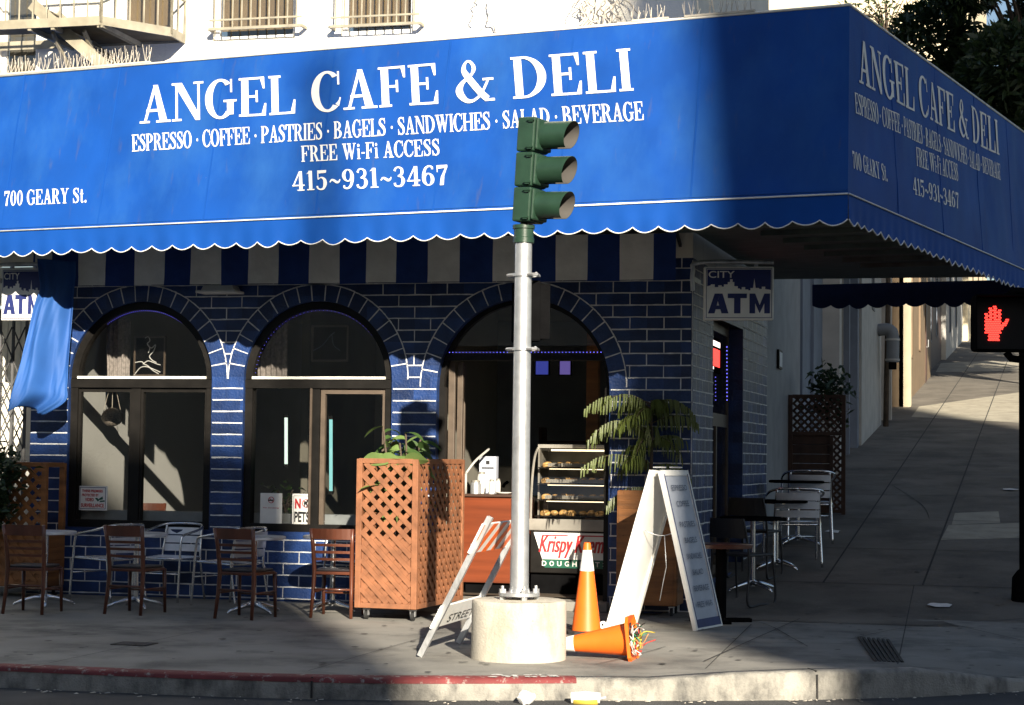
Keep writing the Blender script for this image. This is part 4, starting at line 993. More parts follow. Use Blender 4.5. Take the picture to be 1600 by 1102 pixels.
mb = MB(); mb.tube([(pp_.x, pp_.y, gz), (pp_.x, pp_.y, 4.2)], .06, 18); mb.lathe([(.16, 0), (.16, .03), (.07, .05)], 18, (pp_.x, pp_.y, gz)); mb.build('pole', M['black'], hs, True, auto=40)
# dark post further back at the right edge
q = gp(1601, 940); kp = thing('dark_post', 'thin dark steel post at the right edge of the side pavement', 'post', q)
mb = MB(); mb.tube([q, q + UP * 2.72], .055, 16); mb.build('shaft', M['black'], kp, True, auto=40)
mb = MB(); mb.lathe([(.14, 0), (.13, .25), (.08, .32), (.056, .34)], 16, q); mb.build('foot', M['black'], kp, True, auto=40)
mb = MB(); mb.lathe([(.07, 2.70), (.07, 2.78), (.001, 2.82)], 16, q); mb.build('cap', M['black'], kp, True, auto=40)
# ================================================================== furniture (built once, copied per piece)
def wooden_chair():
    t = thing('wooden_chair', '-', 'chair', group='wooden ladder back chairs'); lw = .036
    for s in (-1, 1):                                   # the back is towards -y, the seat towards +y
        mb = MB(); mb.tube([(s * .205, -.235, 0), (s * .195, -.195, .25), (s * .19, -.18, .46), (s * .198, -.215, .70), (s * .212, -.255, .88)], [.017, .021, .023, .021, .019], 8); mb.build('rear_leg', M['chair_wood'], t, True)
        mb = MB(); mb.tube([(s * .205, .235, 0), (s * .2, .215, .44)], [.016, .022], 8); mb.build('front_leg', M['chair_wood'], t, True)
    def curved(z, h, y, bow, th, name):
        mb = MB(); n = 8
        for k in range(n):
            a, b = [(-.215 + .43 * q / n) for q in (k, k + 1)]; f = lambda x: y - bow * (1 - (x / .215) ** 2)
            mb.prism([(a, f(a), z), (b, f(b), z), (b, f(b), z + h), (a, f(a), z + h)], (0, -th, 0))
        mb.build(name, M['chair_wood'], t)
    curved(.775, .105, -.225, .03, .022, 'top_rail')
    for z, y in ((.705, -.20), (.635, -.192), (.565, -.18)): curved(z, .026, y, .022, .016, 'back_slat')
    mb = MB(); pts = [(-.19, -.19), (.19, -.19), (.215, .0), (.215, .2), (.18, .235), (-.18, .235), (-.215, .2), (-.215, 0)]
    mb.prism([(x, y, .425) for x, y in pts], (0, 0, .03)); mb.build('seat_frame', M['chair_wood'], t, bevel=.006)
    mb = MB(); mb.prism([(x * .93, y * .93, .456) for x, y in pts], (0, 0, .024)); mb.build('seat_pad', M['seat_pad'], t, bevel=.01)
    mb = MB(); mb.tube([(-.2, -.2, .28), (.2, -.2, .28)], .011, 8); mb.tube([(-.2, .22, .22), (.2, .22, .22)], .011, 8)
    for s in (-1, 1): mb.tube([(s * .197, -.2, .25), (s * .202, .222, .25)], .011, 8)
    mb.build('stretcher', M['chair_wood'], t, True)
    return t
WC = wooden_chair()
def ground_at(px, py): p = gp(px, py); return Vector((p.x, p.y, G(p.x, p.y)))
wc = [((35, 960), 4, 'dark wooden ladder back chair at the far left beside the leafy planter'),
      ((197, 961), -6, 'wooden ladder back chair in shade in front of the left arched window'),
      ((371, 968), -8, 'wooden ladder back chair in shade between the two arched windows'),
      ((516, 966), 4, 'sunlit reddish wooden ladder back chair beside the lattice planter')]
for i, (p, rz, lab) in enumerate(wc):
    q = ground_at(*p); place(WC, (q.x, q.y + .20, 0), R(rz), lab, i == 0)
def aluminium_chair():
    t = thing('aluminium_armchair', '-', 'chair', group='aluminium armchairs'); r = .0125     # faces +y, back at -y
    for s in (-1, 1):                                   # each side: front leg, arm and half of the top bow in one bent tube
        mb = MB(); pts = [(s * .27, .27, 0), (s * .265, .235, .45), (s * .262, .215, .62), (s * .268, .18, .665), (s * .275, .08, .685), (s * .275, -.10, .715), (s * .25, -.21, .745), (s * .17, -.275, .765), (0, -.295, .77)]
        mb.tube([tuple(v) for v in cat_rom(pts, 5)], r, 8); mb.build('front_leg_and_arm', M['alu'], t, True)
        mb = MB(); mb.tube([tuple(v) for v in cat_rom([(s * .235, -.30, 0), (s * .225, -.22, .4), (s * .215, -.24, .6), (s * .205, -.265, .755)], 5)], r, 8); mb.build('rear_leg', M['alu'], t, True)
    mb = MB(); mb.tube([tuple(v) for v in cat_rom([(-.262, .22, .43), (-.25, .0, .425), (-.22, -.20, .415), (0, -.225, .413), (.22, -.20, .415), (.25, 0, .425), (.262, .22, .43)], 4)], .011, 8); mb.tube([(-.262, .24, .43), (.262, .24, .43)], .011, 8); mb.tube([(-.268, .25, .28), (.268, .25, .28)], .008, 6); mb.build('seat_frame', M['alu'], t, True)
    for k in range(5): mb = MB(); mb.box((0, -.17 + .088 * k, .44 - .003 * k), (.47, .066, .008)); mb.build('seat_slat', M['alu_flat'], t, bevel=.002)
    for z, y in ((.69, -.268), (.605, -.250), (.52, -.237)):
        mb = MB(); n = 8
        for k in range(n):
            a, b = [(-.215 + .43 * q / n) for q in (k, k + 1)]; f = lambda x: y - .03 * (1 - (x / .215) ** 2)
            mb.prism([(a, f(a), z - .036), (b, f(b), z - .036), (b, f(b) - .006, z + .036), (a, f(a) - .006, z + .036)], (0, -.006, 0))
        mb.build('back_slat', M['alu_flat'], t)
    return t
AC = aluminium_chair()
def gq(px, py): p = gp(px, py); return p
ac = [(gq(150, 938) + Vector((.12, .05, 0)), 68, 'aluminium armchair turned sideways left of the second street table'),
      (gq(248, 940) + Vector((.02, .22, 0)), 172, 'aluminium armchair facing the street right of the left arched window table'),
      (gq(345, 946) + Vector((.10, .02, 0)), 68, 'aluminium armchair turned sideways behind the middle wooden chair'),
      (gq(556, 945) + Vector((.0, .12, 0)), 160, 'aluminium armchair half hidden behind the lattice planter'),
      (gq(1240, 884) + Vector((0, 0, 0)), 14, 'nearer aluminium armchair on the side pavement by the dark tables'),
      (gq(1262, 848) + Vector((0, 0, 0)), 10, 'farther aluminium armchair on the side pavement in front of the dark lattice planter')]
for i, (q, rz, lab) in enumerate(ac):
    r_ = place(AC, (q.x, q.y, G(q.x, q.y)), R(rz), lab, i == 0); r_.scale = (1.08,) * 3 if i < 4 else (1.2,) * 3
def bistro_table(top_m, base_m, grp, dia, name='bistro_table', column=.026, rim=True):
    t = thing(name, '-', 'table', group=grp); r = dia / 2
    mb = MB(); mb.lathe([(.001, .700), (r - .02, .700), (r, .705), (r, .728), (r - .012, .733), (.001, .731)], 40); mb.build('tabletop', top_m, t, True, auto=35)
    mb = MB(); mb.tube([(0, 0, .05), (0, 0, .70)], column, 18); mb.lathe([(.001, .69), (.12, .69), (.12, .699), (.001, .699)], 18); mb.build('column', base_m, t, True, auto=40)
    for k in range(4):
        a = R(20 + 90 * k); d = Vector((math.cos(a), math.sin(a), 0))
        mb = MB(); mb.tube([d * .02 + UP * .085, d * .10 + UP * .075, d * .22 + UP * .045, d * .29 + UP * .018], [.03, .026, .02, .014], 8); mb.blob(d * .29 + UP * .012, .014); mb.build('foot', base_m, t, True)
    return t
BT = bistro_table(M['alu_flat'], M['alu'], 'aluminium bistro tables', .60)
bt = [(gp(69, 946), 'aluminium bistro table at the far left next to the bush'), (gp(212, 950), 'aluminium bistro table in front of the left arched window'),
      (gp(396, 958), 'aluminium bistro table in front of the middle brick pier'), (gp(519, 955), 'aluminium bistro table behind the sunlit wooden chair')]
for i, (q, lab) in enumerate(bt): place(BT, (q.x, q.y, 0), R(13 * i + 10), lab, i == 0).scale = (1.05, 1.05, 1.06)
DT = bistro_table(M['black'], M['alu'], 'dark topped bistro tables on the side pavement', .66)
dt = [(gp(1169, 924), 'dark topped bistro table nearest the street corner on the side pavement'), (gp(1206, 890), 'dark topped bistro table between the side pavement chairs'), (gp(1240, 851), 'dark topped bistro table farthest up the side pavement')]
for i, (q, lab) in enumerate(dt): place(DT, (q.x + .05, q.y, G(q.x, q.y)), R(25 + 8 * i), lab, i == 0).scale = (1.12, 1.12, 1.12)
# wood topped pedestal table by the sandwich board
q = gp(1126, 972); t = thing('pedestal_table', 'round wood topped table on a thick black column beside the sandwich board', 'table', q)
mb = MB(); r = .315; mb.lathe([(.001, .735), (r, .735), (r, .770), (r - .008, .775), (.001, .775)], 44, q); mb.build('tabletop', M['chair_wood'], t, True, auto=35)
mb = MB(); mb.tube([q + UP * .03, q + UP * .735], .055, 20); mb.build('column', M['black'], t, True, auto=40)
mb = MB()
for k in range(2): mb.box(q + UP * .02, (.62, .09, .04), Matrix.Rotation(R(20 + 90 * k), 3, 'Z'))
mb.build('foot', M['black'], t, bevel=.008)
def wire_chair():
    t = thing('black_wire_chair', '-', 'chair', group='black tube chairs on the side pavement'); r = .011
    for s in (-1, 1):
        mb = MB(); mb.tube([tuple(v) for v in cat_rom([(s * .20, .22, .45), (s * .21, .25, .2), (s * .21, .24, .015), (s * .21, .0, .012), (s * .21, -.22, .015), (s * .205, -.20, .25), (s * .20, -.19, .46), (s * .19, -.23, .68), (s * .17, -.25, .80)], 4)], r, 7); mb.build('sled_leg', M['iron'], t, True)
    mb = MB(); mb.prism([(x, y, .45) for x, y in ((-.2, -.19), (.2, -.19), (.215, .22), (-.215, .22))], (0, 0, .025)); mb.build('seat', M['iron'], t, bevel=.008)
    mb = MB(); n = 8
    for k in range(n):
        a, b = [(-.185 + .37 * q_ / n) for q_ in (k, k + 1)]; f = lambda x: -.24 - .03 * (1 - (x / .185) ** 2)
        mb.prism([(a, f(a) + .02, .62), (b, f(b) + .02, .62), (b, f(b), .80), (a, f(a), .80)], (0, -.01, 0))
    mb.build('backrest', M['iron'], t)
    return t
BC = wire_chair()
bc = [(gp(1158, 945), -25, 'black tube chair next to the wood topped table by the corner'), (gp(1178, 902), -12, 'black tube chair between the two nearest dark tables')]
for i, (q, rz, lab) in enumerate(bc): place(BC, (q.x, q.y, G(q.x, q.y)), R(rz), lab, i == 0).scale = (1.15,) * 3
# ------------------------------------------------------------------ planters
def lattice(mb, o, ux, uy, n, L, H, step, wd=.050, th=.008, lift=.0):
    for s, li in ((1, 0), (-1, 1)):
        c = -H if s == 1 else 0
        k = c - step
        while k < L + H:
            # line u = k + s*v  clipped to the panel
            v0, v1 = 0.0, H
            u0, u1 = k + s * v0 if s == 1 else k, (k + H if s == 1 else k - H)
            pts = [(u0, 0.0), (u1, H)]
            (a, va), (b, vb) = pts
            def clip(t): return (a + (b - a) * t, va + (vb - va) * t)
            t0, t1 = 0.0, 1.0
            for lim, sg in ((0, 1), (L, -1)):
                da, db = (a - lim) * sg, (b - lim) * sg
                if da < 0 and db < 0: t1 = -1
                elif da < 0: t0 = max(t0, da / (da - db))
                elif db < 0: t1 = min(t1, da / (da - db))
            if t1 > t0 + .02:
                p, q = clip(t0), clip(t1)
                A = o + ux * p[0] + uy * p[1] + n * (lift + li * (th + .001)); B = o + ux * q[0] + uy * q[1] + n * (lift + li * (th + .001))
                mb.bar(A, B, wd, th, n)
            k += step
def caster(root, p, blue=False):
    mb = MB(); mb.box(p + UP * .10, (.06, .06, .01)); mb.bx(p.x - .024, p.x - .019, p.y - .02, p.y + .03, .04, .10); mb.bx(p.x + .019, p.x + .024, p.y - .02, p.y + .03, .04, .10)
    c = mb.build('caster', M['galv'], root)
    mb = MB(); mb.lathe([(.012, -.015), (.042, -.015), (.042, .015), (.012, .015), (.012, -.015)], 18, p + UP * .042, Matrix.Rotation(R(90), 3, 'Y')); mb.build('wheel', M['rubber'], c, True, auto=40)
def planter(name, label, o, rz, L, Dp, H, lat_front, lat_side, m, solid_below, zb=.115):
    t = thing(name, label, 'planter', o); Rz = Matrix.Rotation(rz, 3, 'Z'); ux, uy = Rz @ Vector((1, 0, 0)), Rz @ Vector((0, 1, 0)); o = Vector(o)
    P = lambda u, v, z: o + ux * u + uy * v + UP * z
    fw = .06
    mb = MB()
    for u, v in ((0, 0), (L, 0), (0, Dp), (L, Dp)):
        uu = fw / 2 if u == 0 else L - fw / 2; vv = fw / 2 if v == 0 else Dp - fw / 2
        mb.bar(P(uu, vv, zb), P(uu, vv, H), fw, fw, ux)
    for z in (zb + .025, H - .02):
        mb.bar(P(fw, .02, z), P(L - fw, .02, z), .04, .05); mb.bar(P(fw, Dp - .02, z), P(L - fw, Dp - .02, z), .04, .05); mb.bar(P(.02, fw, z), P(.02, Dp - fw, z), .04, .05); mb.bar(P(L - .02, fw, z), P(L - .02, Dp - fw, z), .04, .05)
    mb.build('frame', m, t, bevel=.004)
    for nm, A, U, N, LL, on in (('front_lattice', P(fw, .018, zb + .05), ux, -uy, L - 2 * fw, lat_front), ('side_lattice', P(L - .018, fw, zb + .05), uy, ux, Dp - 2 * fw, lat_side), ('far_side_lattice', P(.018, Dp - fw, zb + .05), -uy, -ux, Dp - 2 * fw, lat_side)):
        if on: mb = MB(); lattice(mb, A, U, UP, N, LL, H - zb - .09, .140); mb.build(nm, m, t)
    mb = MB(); s0 = zb + .01; s1 = zb + (H - zb) * solid_below; k = 0; nb = max(1, int((s1 - s0) / .13)); hh = (s1 - s0) / nb
    off = .034 if lat_front else 0.0
    for k in range(nb):
        z0, z1 = s0 + k * hh, s0 + (k + 1) * hh - .004
        for a, b in ((P(off + .02, off, 0), P(L - .035, off, 0)), (P(L - .035 if lat_side else L, off + .02, 0), P(L - .035 if lat_side else L, Dp - .03, 0)), (P(off, off + .02, 0), P(off, Dp - .03, 0)), (P(.03, Dp - .04, 0), P(L - .04, Dp - .04, 0))):
            mb.bar(a + UP * (z0 + z1) / 2, b + UP * (z0 + z1) / 2, .014, z1 - z0)
    mb.add([P(.04, .04, s1 - .06), P(L - .04, .04, s1 - .06), P(L - .04, Dp - .04, s1 - .06), P(.04, Dp - .04, s1 - .06)], [(0, 1, 2, 3)])
    mb.build('box_boards', m, t)
    if zb > .05:
        for u, v in ((.1, .08), (L - .06, .08), (.1, Dp - .1), (L - .06, Dp - .1)): caster(t, P(u, v, 0))
    return t, P
q = gp(553, 968)
LPT, LP = planter('lattice_planter', 'tall orange brown cedar lattice planter on casters beside the doorway', (q.x, q.y, 0), R(-3), .645, 1.45, 1.575, True, True, M['cedar'], .47)
q = gp(964, 962)
WPT, WP = planter('wooden_planter', 'brown boarded planter on casters behind the white sandwich board', (q.x, q.y - .05, 0), R(0), .62, .45, 1.28, False, False, M['cedar_d'], .97)
q = gp(-40, 930)
DPT, DP = planter('shaded_lattice_planter', 'dark brown lattice planter in shade at the far left of the cafe wall', (-8.05, -.62, 0), 0, .99, .48, 1.48, True, False, M['cedar_d'], .42)
# planter with lattice screen on the side pavement
q = gp(1218, 800); q.x = sx(8) - .02; y8 = 7.6; zq = G(.5, y8)
SPT = thing('side_planter', 'dark brown planter with a lattice screen standing against the grey side wall', 'planter', (q.x, y8, zq))
mb = MB(); A = Vector((q.x, y8, zq)); W_ = .80; Hh = 1.70
for u in (0.02, W_ - .03): mb.bar(A + Vector((u, 0, 0)), A + Vector((u, 0, Hh)), .06, .06)
for z in (Hh - .02, 1.15, .05): mb.bar(A + Vector((.05, 0, z)), A + Vector((W_ - .06, 0, z)), .05, .05)
mb.bar(A + Vector((W_ - .2, 0, .08)), A + Vector((W_ - .2, 0, 1.12)), .05, .05); mb.build('frame', M['dark_wood'], SPT)
mb = MB(); lattice(mb, A + Vector((.05, 0, 1.17)), Vector((1, 0, 0)), UP, Vector((0, -1, 0)), W_ - .11, .5, .105, .034); lattice(mb, A + Vector((W_ - .175, 0, .07)), Vector((1, 0, 0)), UP, Vector((0, -1, 0)), .12, 1.05, .105, .034); mb.build('lattice_panel', M['dark_wood'], SPT)
mb = MB()
for k in range(8): mb.bx(A.x + .04, A.x + W_ - .22, y8 + .0, y8 + .5, zq + .05 + k * .135, zq + .05 + k * .135 + .13)
mb.build('box_boards', M['dark_wood'], SPT, bevel=.004)
# ================================================================== barricade
F1 = Vector((-1.41, -4.99, 0)); F2 = Vector((-1.41, -3.84, 0)); LT = Vector((.56, .02, 1.12))
brt = thing('barricade', 'folded street barricade with an orange and white striped board leaning by the concrete footing', 'barricade', (F1 + F2) / 2 + Vector((.5, 0, 0)))
def angle_leg(a, b, nm):
    mb = MB(); d = (b - a).normalized(); s = Vector((0, 1, 0)); n = d.cross(s).normalized()
    mb.bar(a, b, .05, .006, n); mb.bar(a + n * .02 + s * .025, b + n * .02 + s * .025, .006, .045, n); mb.bar(a + n * .02 - s * .025, b + n * .02 - s * .025, .006, .045, n)
    return mb.build(nm, M['galv'], brt)
for f in (F1, F2):
    angle_leg(f, f + LT, 'front_leg')
def board(t0, t1, nm, stripes, text=None):
    off = Vector((-.04, 0, .02)); a, b = F1 + LT * t0 + off, F2 + LT * t0 + off; c, d = F2 + LT * t1 + off, F1 + LT * t1 + off
    ey0 = (b - a).normalized(); a, d = a - ey0 * .06, d - ey0 * .06; b, c = b + ey0 * .06, c + ey0 * .06
    n = (b - a).cross(d - a).normalized(); n = -n if n.x > 0 else n
    mb = MB(); mb.prism([a, b, c, d], -n * .02)
    o = mb.build(nm, M['sign_white'], brt, bevel=.003)
    L = (b - a).length; H = (d - a).length; ux = (b - a).normalized(); uy = (d - a).normalized()
    if stripes:
        for side, sg in ((n, 1), (-n, -1)):
            mb = MB()
            for k in range(-1, 4):
                x = .05 + k * .30; pts = []
                poly = [(x, 0), (x + .15, 0), (x + .15 + H, H), (x + H, H)]
                q = [(max(0.005, min(L - .005, u)), v) for u, v in poly]
                def cl(poly, lim, sg_):
                    out = []
                    for i in range(len(poly)):
                        p, r = poly[i], poly[(i + 1) % len(poly)]; ip, ir = (p[0] - lim) * sg_ >= 0, (r[0] - lim) * sg_ >= 0
                        if ip: out.append(p)
                        if ip != ir: t = (lim - p[0]) / (r[0] - p[0]); out.append((lim, p[1] + t * (r[1] - p[1])))
                    return out
                poly = cl(cl(poly, .005, 1), L - .005, -1)
                if len(poly) > 2: mb.add([a + ux * u + uy * v + n * (.003 if sg == 1 else -.0235) for u, v in poly], [tuple(range(len(poly)))])
            mb.build('orange_stripes', M['orange'], o)
    if text:
        mb = MB(); sans(mb, text, d + (b - a) * .92 - uy * (H * .95), -ux, uy, n, L * .55, H * .32, .02, lift=.003) if False else sans(mb, text, a + ux * (L * .30) + uy * .03, ux, uy, -n, L * .62, H * .36, 0, lift=.0235)
        mb.build('lettering', M['ink_black'], o)
board(.735, .945, 'striped_board', True); board(.195, .355, 'lower_board', False, 'STREET')
for f in (F1, F2):
    mb = MB()
    for t in (.25, .31, .78, .90): mb.blob(f + LT * t + Vector((-.045, 0, .03)), .011, seg=6, rings=4)
    mb.build('bolt', M['galv'], brt)
# ================================================================== cones
def cone(name, label, o, mx, H=.80):
    t = thing(name, label, 'traffic cone', o, group='orange traffic cones'); o = Vector(o)
    b0, b1 = .135, .032
    rr = lambda z: b0 + (b1 - b0) * (z - .03) / (H - .03)
    mb = MB(); mb.lathe([(rr(z), z) for z in (.03, .2, .4, H * .69)] , 36, o, mx); mb.lathe([(rr(H * .92), H * .92), (rr(H), H), (rr(H) * .6, H + .004)], 36, o, mx); mb.lathe([(rr(H) * .6, H + .004), (rr(H) * .55, H - .1)], 36, o, mx)
    mb.build('cone_body', M['orange'], t, True, auto=40)
    mb = MB(); mb.lathe([(rr(H * .69), H * .69), (rr(H * .69) + .002, H * .692), (rr(H * .92) + .002, H * .918), (rr(H * .92), H * .92)], 36, o, mx); mb.build('white_collar', M['reflect'], t, True, auto=40)
    mb = MB(); s, c = .185, .05; pts = [(s, -s + c), (s, s - c), (s - c, s), (-s + c, s), (-s, s - c), (-s, -s + c), (-s + c, -s), (s - c, -s)]
    n = 8; ring_ = [(mx @ Vector((b0 * math.cos(R(45 * k - 22)), b0 * math.sin(R(45 * k - 22)), .03))) for k in range(8)]
    out = [mx @ Vector((x, y, .028)) for x, y in pts]; low = [mx @ Vector((x, y, 0)) for x, y in pts]
    mb.add([o + v for v in out + ring_ + low], [(k, (k + 1) % 8, 8 + (k + 1) % 8, 8 + k) for k in range(8)] + [(16 + k, 16 + (k + 1) % 8, (k + 1) % 8, k) for k in range(8)] + [(16 + k, 8 + k, 8 + (k + 1) % 8, 16 + (k + 1) % 8) for k in range(8)])
    mb.build('base', M['orange'] if 'fallen' in name else M['rubber'], t)
    return t
q = zp(916, 990); cone('upright_cone', 'upright orange traffic cone with a wide white collar', (q.x, q.y, .0), Matrix.Rotation(R(20), 3, 'Z'), .83)
bq = zp(990, 1033); tip = Vector((bq.x - .66, bq.y + .10, .095)); bc_ = Vector((bq.x - .02, bq.y + .10, .165))
dz = (tip - bc_).normalized(); dx = dz.cross(UP).normalized(); dy = dz.cross(dx)
cone('fallen_cone', 'orange traffic cone lying on its side with wires spilling from its base', bc_, Matrix((dx, dy, dz)).transposed(), .70)
wb = thing('wire_bundle', 'tangle of coloured electrical wires inside the base of the fallen cone', 'wires', bc_)
rnd = random.Random(12); wm = [mat('wire_' + n, c, .45) for n, c in (('yellow', (.60, .45, .05)), ('red', (.50, .04, .03)), ('green', (.03, .22, .10)), ('copper', (.45, .22, .08)), ('white', (.6, .6, .55)), ('black', (.02, .02, .02)))]
for m_ in wm:
    mb = MB()
    for k in range(5):
        p = bc_ + dz * .03; pts = []
        a = rnd.uniform(0, 6.28); r0 = rnd.uniform(.0, .09)
        for s in range(7):
            a += rnd.uniform(-1.2, 1.2); r0 = min(.13, max(.02, r0 + rnd.uniform(-.05, .05)))
            pts.append(p + dx * r0 * math.cos(a) + dy * r0 * math.sin(a) - dz * (.01 + .012 * s * rnd.uniform(.2, 1.2)))
        if k == 0: pts += [pts[-1] - dz * .05 + dy * rnd.uniform(-.05, .05) + dx * rnd.uniform(-.05, .05), pts[-1] - dz * .11 + dx * rnd.uniform(-.09, .09) + UP * rnd.uniform(-.02, .07)]
        mb.tube([tuple(v) for v in cat_rom(pts, 4)], .0045, 5)
    mb.build('wire', m_, wb, True)
q = zp(962, 994); mb = MB(); mb.bar(zp(884, 999, .03), zp(972, 986, .02), .045, .03); tag(mb.build('steel_bar', M['galv'], None, bevel=.004), 'grey steel bar on the pavement between the two cones', 'bar')
# ================================================================== sandwich board
SL = zp(948, 983); SR = zp(1086, 986); SL = Vector((SL.x, SL.y, 0)); SR = Vector((SR.x, SR.y, 0))
dv = Vector((.05, .66, 0)); apex = (SL + SR) / 2 + Vector((.02, .0, 1.50))
sb = thing('sandwich_board', 'tall white folding sandwich board standing open on the pavement', 'sign', (SL + SR) / 2)
dv = Vector((.16, .62, 0))
def leaf(a, top, nm, printed):
    ux = dv.normalized(); uy = (top - a).normalized(); W, H = dv.length, (top - a).length; n = ux.cross(uy).normalized(); out = n if (n.x > 0) == (a.x > apex.x) else -n
    mb = MB(); fw, th = .055, .045
    for p, d, l, ww in ((a, uy, H, ux), (a + dv - ux * fw, uy, H, ux)): mb.bar(p + ux * fw / 2, p + ux * fw / 2 + d * l, fw, th, out)
    for v in (0, H - fw): mb.bar(a + uy * (v + fw / 2) + ux * fw, a + uy * (v + fw / 2) + dv - ux * fw, th, fw, uy)
    o = mb.build(nm, M['sign_white'], sb, bevel=.003)
    mb = MB(); mb.prism([a + ux * (fw + .0) + uy * fw, a + dv - ux * fw + uy * fw, a + dv - ux * fw + uy * (H - fw), a + ux * fw + uy * (H - fw)], out * .012); mb.build('panel', M['sign_grey'] if printed else M['sign_white'], o)
    if printed:
        mb = MB(); z = .0235
        f = lambda u, v: a + ux * u + uy * v + out * z
        for u in (.03, W - .055): mb.add([f(u, .04), f(u + .022, .04), f(u + .022, H - .04), f(u, H - .04)], [(0, 1, 2, 3)])
        mb.add([f(.03, .02), f(W - .03, .02), f(W - .03, .1), f(.03, .1)], [(0, 1, 2, 3)])
        mb.build('blue_border', M['ink_blue'], o)
        mb = MB(); rnd = random.Random(5)
        words = ['ESPRESSO', 'COFFEE', 'PASTRIES', 'BAGELS', 'SANDWICHES', 'SALAD', 'BEVERAGE', 'FREE Wi-Fi']
        v = H - .20
        hh = .06
        for i, w_ in enumerate(words):
            hh = .055; wd = .36 * min(1, len(w_) / 9 + .15)
            sans(mb, w_, f((W - wd) / 2, v), ux, uy, out, wd, hh, .01, lift=.002); v -= .155 if i != 1 else .20
        mb.build('lettering', M['ink_grey'], o)
leaf(SL, apex - Vector((.03, 0, 0)), 'left_leaf', False); leaf(SR, apex + Vector((.05, 0, 0)), 'right_leaf', True)
mb = MB(); c0 = SL.lerp(apex, .62) + dv * .3; c1 = SR.lerp(apex, .62) + dv * .3
pts = [c0.lerp(c1, k / 10) - UP * (.05 * math.sin(math.pi * k / 10)) for k in range(11)]
mb.tube(pts, .004, 5); mb.tube([pts[6], pts[6] - UP * .3 + Vector((.02, 0, 0)), pts[6] - UP * .45 + Vector((-.01, 0, 0)), pts[6] - UP * .62 + Vector((-.04, 0, 0))], .004, 5); mb.build('chain', M['galv'], sb, True)
mb = MB()
for k in (.2, .8): mb.box(apex + dv * k + UP * .03, (.12, .05, .012))
mb.build('hinge', M['galv'], sb)
mb = MB(); mb.lathe([(.012, -.02), (.035, -.02), (.035, .02), (.012, .02)], 14, SL + Vector((-.04, .02, .036)), Matrix.Rotation(R(90), 3, 'X')); mb.build('wheel', M['sign_white'], sb, True, auto=40)
# ================================================================== projecting cash machine signs
def skyline(mb, f, pts):
    mb.add([f(u, v) for u, v in pts], [tuple(range(len(pts)))])
def atm_sign(name, label, o, ex, w_, h_, flip=False):
    n = ex.cross(UP).normalized()                        # face normal, towards the street
    t = thing(name, label, 'sign', o + ex * w_ / 2)
    f = lambda u, v, l=.0: o + ex * u + UP * v + n * l
    mb = MB(); mb.prism([f(0, 0), f(w_, 0), f(w_, h_), f(0, h_)], -n * .09); bd = mb.build('sign_box', M['sign_white'], t, bevel=.012)
    k = w_ / .80; kv = h_ / .58; mb = MB(); z = .003; g = lambda u, v: f(u * k, v * kv, z)
    top = .545
    sky = [(.035, top), (.035, .365), (.075, .375), (.075, .385), (.12, .385), (.12, .355), (.16, .355), (.16, .375), (.20, .375), (.20, .36), (.225, .36), (.225, .385), (.27, .385), (.27, .41), (.295, .41), (.295, .44), (.325, .44), (.325, .41), (.345, .41), (.345, .365), (.385, .365), (.385, .34), (.41, .34), (.41, .33), (.43, .33), (.43, .355), (.47, .355), (.47, .33), (.505, .33), (.505, .32), (.53, .32), (.53, .345), (.56, .345), (.565, .38), (.575, .45), (.585, .38), (.59, .345), (.63, .345), (.63, .335), (.66, .335), (.66, .36), (.70, .36), (.70, .335), (.765, .325), (.765, top)]
    # the blue sky of the picture, cut out along the roofs
    for (u0, v0), (u1, v1) in zip(sky[1:-2], sky[2:-1]):
        if u1 - u0 > 1e-4: mb.add([g(u0, v0), g(u1, v1), g(u1, top), g(u0, top)], [(0, 1, 2, 3)])
    for a, b, c, d in ((.022, .02, .778, .026), (.022, .552, .778, .558), (.022, .02, .028, .558), (.772, .02, .778, .558)): mb.add([f(a * k, b * kv, .0045), f(c * k, b * kv, .0045), f(c * k, d * kv, .0045), f(a * k, d * kv, .0045)], [(0, 1, 2, 3)])
    mb.build('blue_print', M['ink_blue'], bd)
    mb = MB(); L_ = [[(.0, 0), (.075, 0), (.135, .215), (.075, .215)], [(.135, .215), (.165, .215), (.235, 0), (.155, 0), (.112, .13)], [(.052, .045), (.17, .045), (.16, .085), (.066, .085)],
        [(.225, .165), (.445, .165), (.445, .215), (.225, .215)], [(.298, 0), (.372, 0), (.372, .165), (.298, .165)],
        [(.475, 0), (.54, 0), (.54, .215), (.475, .215)], [(.645, 0), (.71, 0), (.71, .215), (.645, .215)], [(.54, .215), (.54, .11), (.592, .0), (.592, .09)], [(.645, .215), (.645, .11), (.592, .0), (.592, .09)]]
    for i_, q_ in enumerate(L_): mb.add([f((.045 + u) * k, (.07 + v) * kv, .0032 + .0003 * (i_ % 3)) for u, v in q_], [tuple(range(len(q_)))])
    mb.build('lettering', M['ink_blue'], bd)
    mb = MB(); sans(mb, 'CITY', g(.048, .455), ex, UP, n, .30 * k, .075 * kv, .012, lift=.003); mb.build('lettering', M['sign_white'], bd)
    mb = MB(); a = f(w_, h_ + .045, -.045); b = f(-.03, h_ + .045, -.045)
    if flip: a, b = f(0, h_ + .045, -.045), f(w_ + .03, h_ + .045, -.045)
    c = f(-.11 if not flip else w_ + .11, h_ - .04, -.045); d = c - UP * .2
    mb.tube([tuple(v) for v in cat_rom([a, b, c, d], 6)], .024, 10); mb.bar(d + UP * .12, d + UP * .12 + Vector((0, .45, 0)), .03, .05)
    for u in (.2, .75): mb.bar(f(w_ * u, h_ + .045, -.045), f(w_ * u, h_ - .01, -.045), .025, .04)
    mb.build('bracket', M['galv'], t, True, auto=40)
    return t
dA = 18.9
